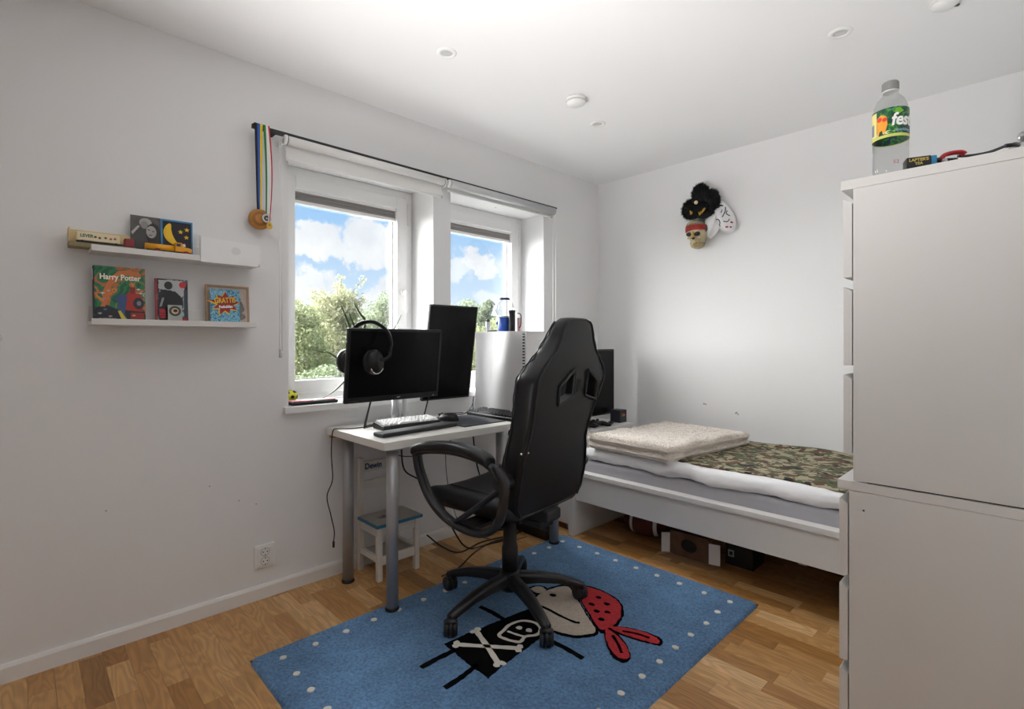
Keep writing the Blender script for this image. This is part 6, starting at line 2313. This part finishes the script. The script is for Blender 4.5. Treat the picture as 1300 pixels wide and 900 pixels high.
for s in (-1, 1):
    d = Vector((math.cos(.9), math.sin(.9), 0)) * s
    obj('arm', MB().tube(spline([Vector((fx, fy, TZ + .086)) + d * .024, Vector((fx, fy, TZ + .066)) + d * .040, Vector((fx, fy, TZ + .048)) + d * .030], 4), [.009, .0085, .008, .0075, .008, .009, .0085, .008, .0075], 10), SV, fg)
    obj('leg', MB().tube([Vector((fx, fy, TZ + .052)) + d * .011, Vector((fx, fy, TZ + .026)) + d * .017, Vector((fx, fy, TZ + .008)) + d * .016], [.009, .0075, .010], 10), SV, fg)
    obj('foot', MB().obox(Vector((fx + .002, fy - .006, TZ + .005)) + d * .016, (.016, .026, .009), .2), SV, fg, bev=.003)

# ================================================================ MASKS ON THE FAR WALL
BFUR = mat('black_fur', (0.007, 0.007, 0.008), .8)
mf = thing('furry_mask', 'black furry mask with gold teeth, topmost of the masks on the far wall', 'mask', (.90, 3.30, 2.06))
fmb = MB()
lobes_ = [((.905, 3.250, 2.060), (.088, .064, .092)), ((.880, 3.262, 2.140), (.054, .050, .060)), ((.815, 3.262, 2.045), (.062, .050, .064)), ((.955, 3.258, 2.075), (.052, .050, .070))]
for c, r in lobes_:
    fmb.sphere(c, r, 22, 14)
hb_ = obj('head', fmb, BFUR, mf)
rgm = np.random.default_rng(9)
fv, ff = [], []
for i in range(5200):
    c, r = lobes_[rgm.integers(4)]
    d = rgm.normal(size=3)
    d[1] = -abs(d[1]) * .9
    d /= np.linalg.norm(d)
    if d[2] < -.35 and c[2] > 2.05 and abs(d[0]) < .5 and r[0] > .08:
        continue
    p = np.array(c) + d * np.array(r) * .97
    q = p + d * rgm.uniform(.008, .020) + rgm.normal(0, .004, 3)
    s = np.cross(d, rgm.normal(size=3))
    s = s / np.linalg.norm(s) * .0022
    n = len(fv)
    fv += [tuple(p - s), tuple(p + s), tuple(q)]
    ff.append((n, n + 1, n + 2))
obj('fur', MB().add(fv, ff), BFUR, hb_, stuff=True)
obj('muzzle', MB().sphere((.905, 3.196, 2.030), (.058, .032, .042), 20, 12), mat('dark_muzzle', (.006, .006, .007), .8, spec=.1), mf)
obj('pale_nose', MB().sphere((.893, 3.160, 2.060), .0125, 14, 10), mat('ivory', lin('#c9b59a'), .4), mf)
for (a, z, h_, tl) in ((.846, 2.004, .026, .2), (.857, 1.999, .018, -.1), (.905, 1.988, .022, .2), (.918, 1.990, .028, -.2), (.932, 1.997, .026, -.3), (.944, 2.006, .024, -.4), (.938, 2.016, .018, -.3)):
    obj('gold_tooth', MB().cyl((a, 3.178, z + h_ * .5), (a + tl * .02, 3.172, z - h_ * .5), .0062, .0015, n=10), GOLD, mf)

ms_ = thing('skull_mask', 'bony skull mask with a red headband, lowest of the masks on the far wall', 'mask', (.86, 3.30, 1.87))
BONE = mat('old_bone', lin('#b5a888'), .6, var=(35, .25), bump=(60, .5))
cxs, cys = .858, 3.262
hs_ = [(1.782, .020, .030), (1.792, .036, .050), (1.812, .042, .060), (1.835, .044, .060), (1.850, .054, .064), (1.872, .064, .068), (1.90, .068, .070), (1.925, .068, .068), (1.945, .062, .060), (1.960, .045, .045), (1.966, .020, .022)]
sk = MB()
nn = 26
for z, rx, ry in hs_:
    sh = -.018 * max(0, (z - 1.85) / .11)
    sk.v += [(cxs + sh + (1.87 - z) * -.10 * (1 if z < 1.87 else 0) + rx * math.cos(2 * PI * k / nn), cys + ry * math.sin(2 * PI * k / nn), z) for k in range(nn)]
for i in range(len(hs_) - 1):
    for k in range(nn):
        sk.f.append((i * nn + k, i * nn + (k + 1) % nn, (i + 1) * nn + (k + 1) % nn, (i + 1) * nn + k))
        sk.s.append(True)
sk.f += [tuple(reversed(range(nn))), tuple((len(hs_) - 1) * nn + k for k in range(nn))]
sk.s += [True, True]
obj('skull', sk, BONE, ms_)
obj('headband', MB().lathe([(.0655, 1.890), (.0715, 1.893), (.0735, 1.910), (.0710, 1.929), (.066, 1.931)], (cxs - .010, cys, 0), 30), mat('worn_red_cloth', lin('#9c2f26'), .8, var=(30, .35)), ms_)
obj('head_top', MB().lathe([(.0001, 1.970), (.030, 1.966), (.054, 1.950), (.0695, 1.930)], (cxs - .012, cys, 0), 26), mat('mossy_grey', lin('#8c8b7a'), .85, var=(30, .3)), ms_)
for s in (-1, 1):
    obj('eye_socket', MB().sphere((cxs + s * .028 - .006, cys - .060, 1.868 - s * .002), (.020, .014, .014), 16, 10), BLACKM, ms_)
    obj('cheek_bone', MB().sphere((cxs + s * .034, cys - .050, 1.846), (.018, .014, .010), 12, 8), BONE, ms_)
obj('nose_bridge', MB().tube([(cxs - .004, cys - .064, 1.884), (cxs - .002, cys - .074, 1.862), (cxs, cys - .072, 1.842)], [.006, .009, .012], 10), mat('brass_bone', lin('#b3914c'), .5), ms_)
obj('nose_hole', MB().sphere((cxs + .001, cys - .072, 1.838), (.010, .010, .008), 12, 8), BLACKM, ms_)
for row, z in enumerate((1.816, 1.800)):
    for k in range(7):
        a = -.9 + .3 * k
        obj('tooth', MB().obox((cxs + .008 + .040 * math.sin(a), cys - .058 * math.cos(a), z), (.010, .008, .013), a), MATS['brass_bone'] if row else BONE, ms_, bev=.002)
obj('jaw_gap', MB().lathe([(.042, 1.8065), (.0435, 1.808), (.042, 1.8095)], (cxs + .006, cys - .016, 0), 24), BLACKM, ms_)

WMK = mat('white_mask_plastic', (0.78, 0.78, 0.79), .45, bump=(40, .3))
mw = thing('white_mask', 'white long mask with black cracks and red marks, right of the furry mask', 'mask', (.99, 3.30, 1.96))
tl = R(-32)


def wm_pt(u, v):
    """shallow shell: local a along the face, b across"""
    th = 2 * PI * u
    r_ = v
    a = .128 * r_ * math.sin(th)
    b = (.064 - .16 * a * .12) * r_ * math.cos(th)
    d = .060 * math.sqrt(max(0, 1 - r_ * r_)) + .014 * math.exp(-(b / .018) ** 2 - ((a + .01) / .05) ** 2) - .010 * math.exp(-((abs(b) - .028) / .014) ** 2 - ((a - .035) / .02) ** 2)
    return a, b, d


MW = Matrix.Translation((1.005, 3.305, 1.975)) @ Matrix.Rotation(tl, 4, 'Y')


def wpos(b, a, off=0.0):
    r_ = min(.999, math.hypot(a / .128, b / .064))
    d = .060 * math.sqrt(max(0, 1 - r_ * r_)) + .014 * math.exp(-(b / .018) ** 2 - ((a + .01) / .05) ** 2) - .010 * math.exp(-((abs(b) - .028) / .014) ** 2 - ((a - .035) / .02) ** 2)
    return MW @ Vector((b, -d - off, a))


wmb = MB().grid(lambda u, v: wpos(wm_pt(u, v)[1], wm_pt(u, v)[0]), 40, 16)
obj('face_shell', wmb, WMK, mw)
obj('rim', MB().tube([wpos(.0635 * math.cos(t_), .127 * math.sin(t_)) for t_ in np.linspace(0, 2 * PI, 41)], .004, 6, caps=False), WMK, mw)
for pts in ([(-.045, .03), (-.03, .042), (-.012, .034)], [(.014, .045), (.032, .055), (.046, .040)]):
    obj('eye_slit', MB().tube(spline([wpos(b, a, .001) for b, a in pts], 4), [.003, .005, .006, .007, .007, .006, .005, .004, .003], 8), BLACKM, mw)
for pts in ([(.010, -.03), (.028, -.015), (.045, .005), (.052, .025)], [(.045, -.045), (.038, -.02), (.050, -.005)], [(-.030, -.01), (-.016, -.03), (-.024, -.05)], [(-.03, -.045), (-.038, -.06)], [(.0, -.055), (.016, -.07), (.034, -.062)], [(.018, .0), (.03, .018)]):
    obj('crack_line', MB().tube(spline([wpos(b, a, .0005) for b, a in pts], 4), .0030, 6), BLACKM, mw)
for pts in ([(-.012, -.088), (.000, -.098)], [(.028, -.080), (.034, -.090)], [(.006, -.104), (.014, -.108)]):
    obj('red_mark', MB().tube([wpos(b, a, .0008) for b, a in pts], .005, 8), mat('blood_red', lin('#a81e38'), .5), mw)
mh = thing('white_hood_mask', 'pale crumpled mask tucked between the skull and the cracked white mask', 'mask', (.935, 3.30, 1.93))
hm = MB().grid(lambda u, v: (.948 + .058 * math.sin(PI * v) ** .6 * math.cos(2 * PI * u) + .030 * (v - .5), 3.278 + .034 * math.sin(PI * v) ** .6 * math.sin(2 * PI * u), 1.835 + .185 * v + .006 * mnoise.noise(Vector((u * 9, v * 12, 0)))), 26, 16)
obj('crumpled_shell', hm, WMK, mh)
obj('grey_vent', MB().sphere((.918, 3.248, 1.905), (.012, .008, .024), 12, 8), GREYD, mh)
for k in range(4):
    obj('fold_ridge', MB().tube(spline([(.935 + .012 * k, 3.245, 1.845 + .02 * k), (.948 + .010 * k, 3.240, 1.88 + .02 * k), (.962 + .008 * k, 3.243, 1.92 + .02 * k)], 4), .004, 6), WMK, mh)

# repeats share a group phrase
for o_ in bpy.data.objects:
    if o_.parent is None and 'category' in o_:
        ph_g = {'birch_tree': 'trees and bushes outside the windows', 'pine_tree': 'trees and bushes outside the windows', 'leafy_tree': 'trees and bushes outside the windows', 'round_bush': 'trees and bushes outside the windows',
                'background_tree': 'trees and bushes outside the windows', 'chest_of_drawers': 'stacked white chests of drawers', 'picture_ledge': 'picture ledges on the left wall', 'roller_blind': 'roller blinds above the windows',
                'monitor': 'monitors on the desk', 'monitor_cable': 'cables at the desk', 'power_cable': 'cables at the desk', 'wooden_medal': 'medals on the curtain rail', 'silver_medal': 'medals on the curtain rail',
                'gold_medal': 'medals on the curtain rail', 'furry_mask': 'masks on the far wall', 'skull_mask': 'masks on the far wall', 'white_mask': 'masks on the far wall', 'white_hood_mask': 'masks on the far wall'}.get(o_.name.split('.')[0])
        if ph_g:
            o_['group'] = ph_g
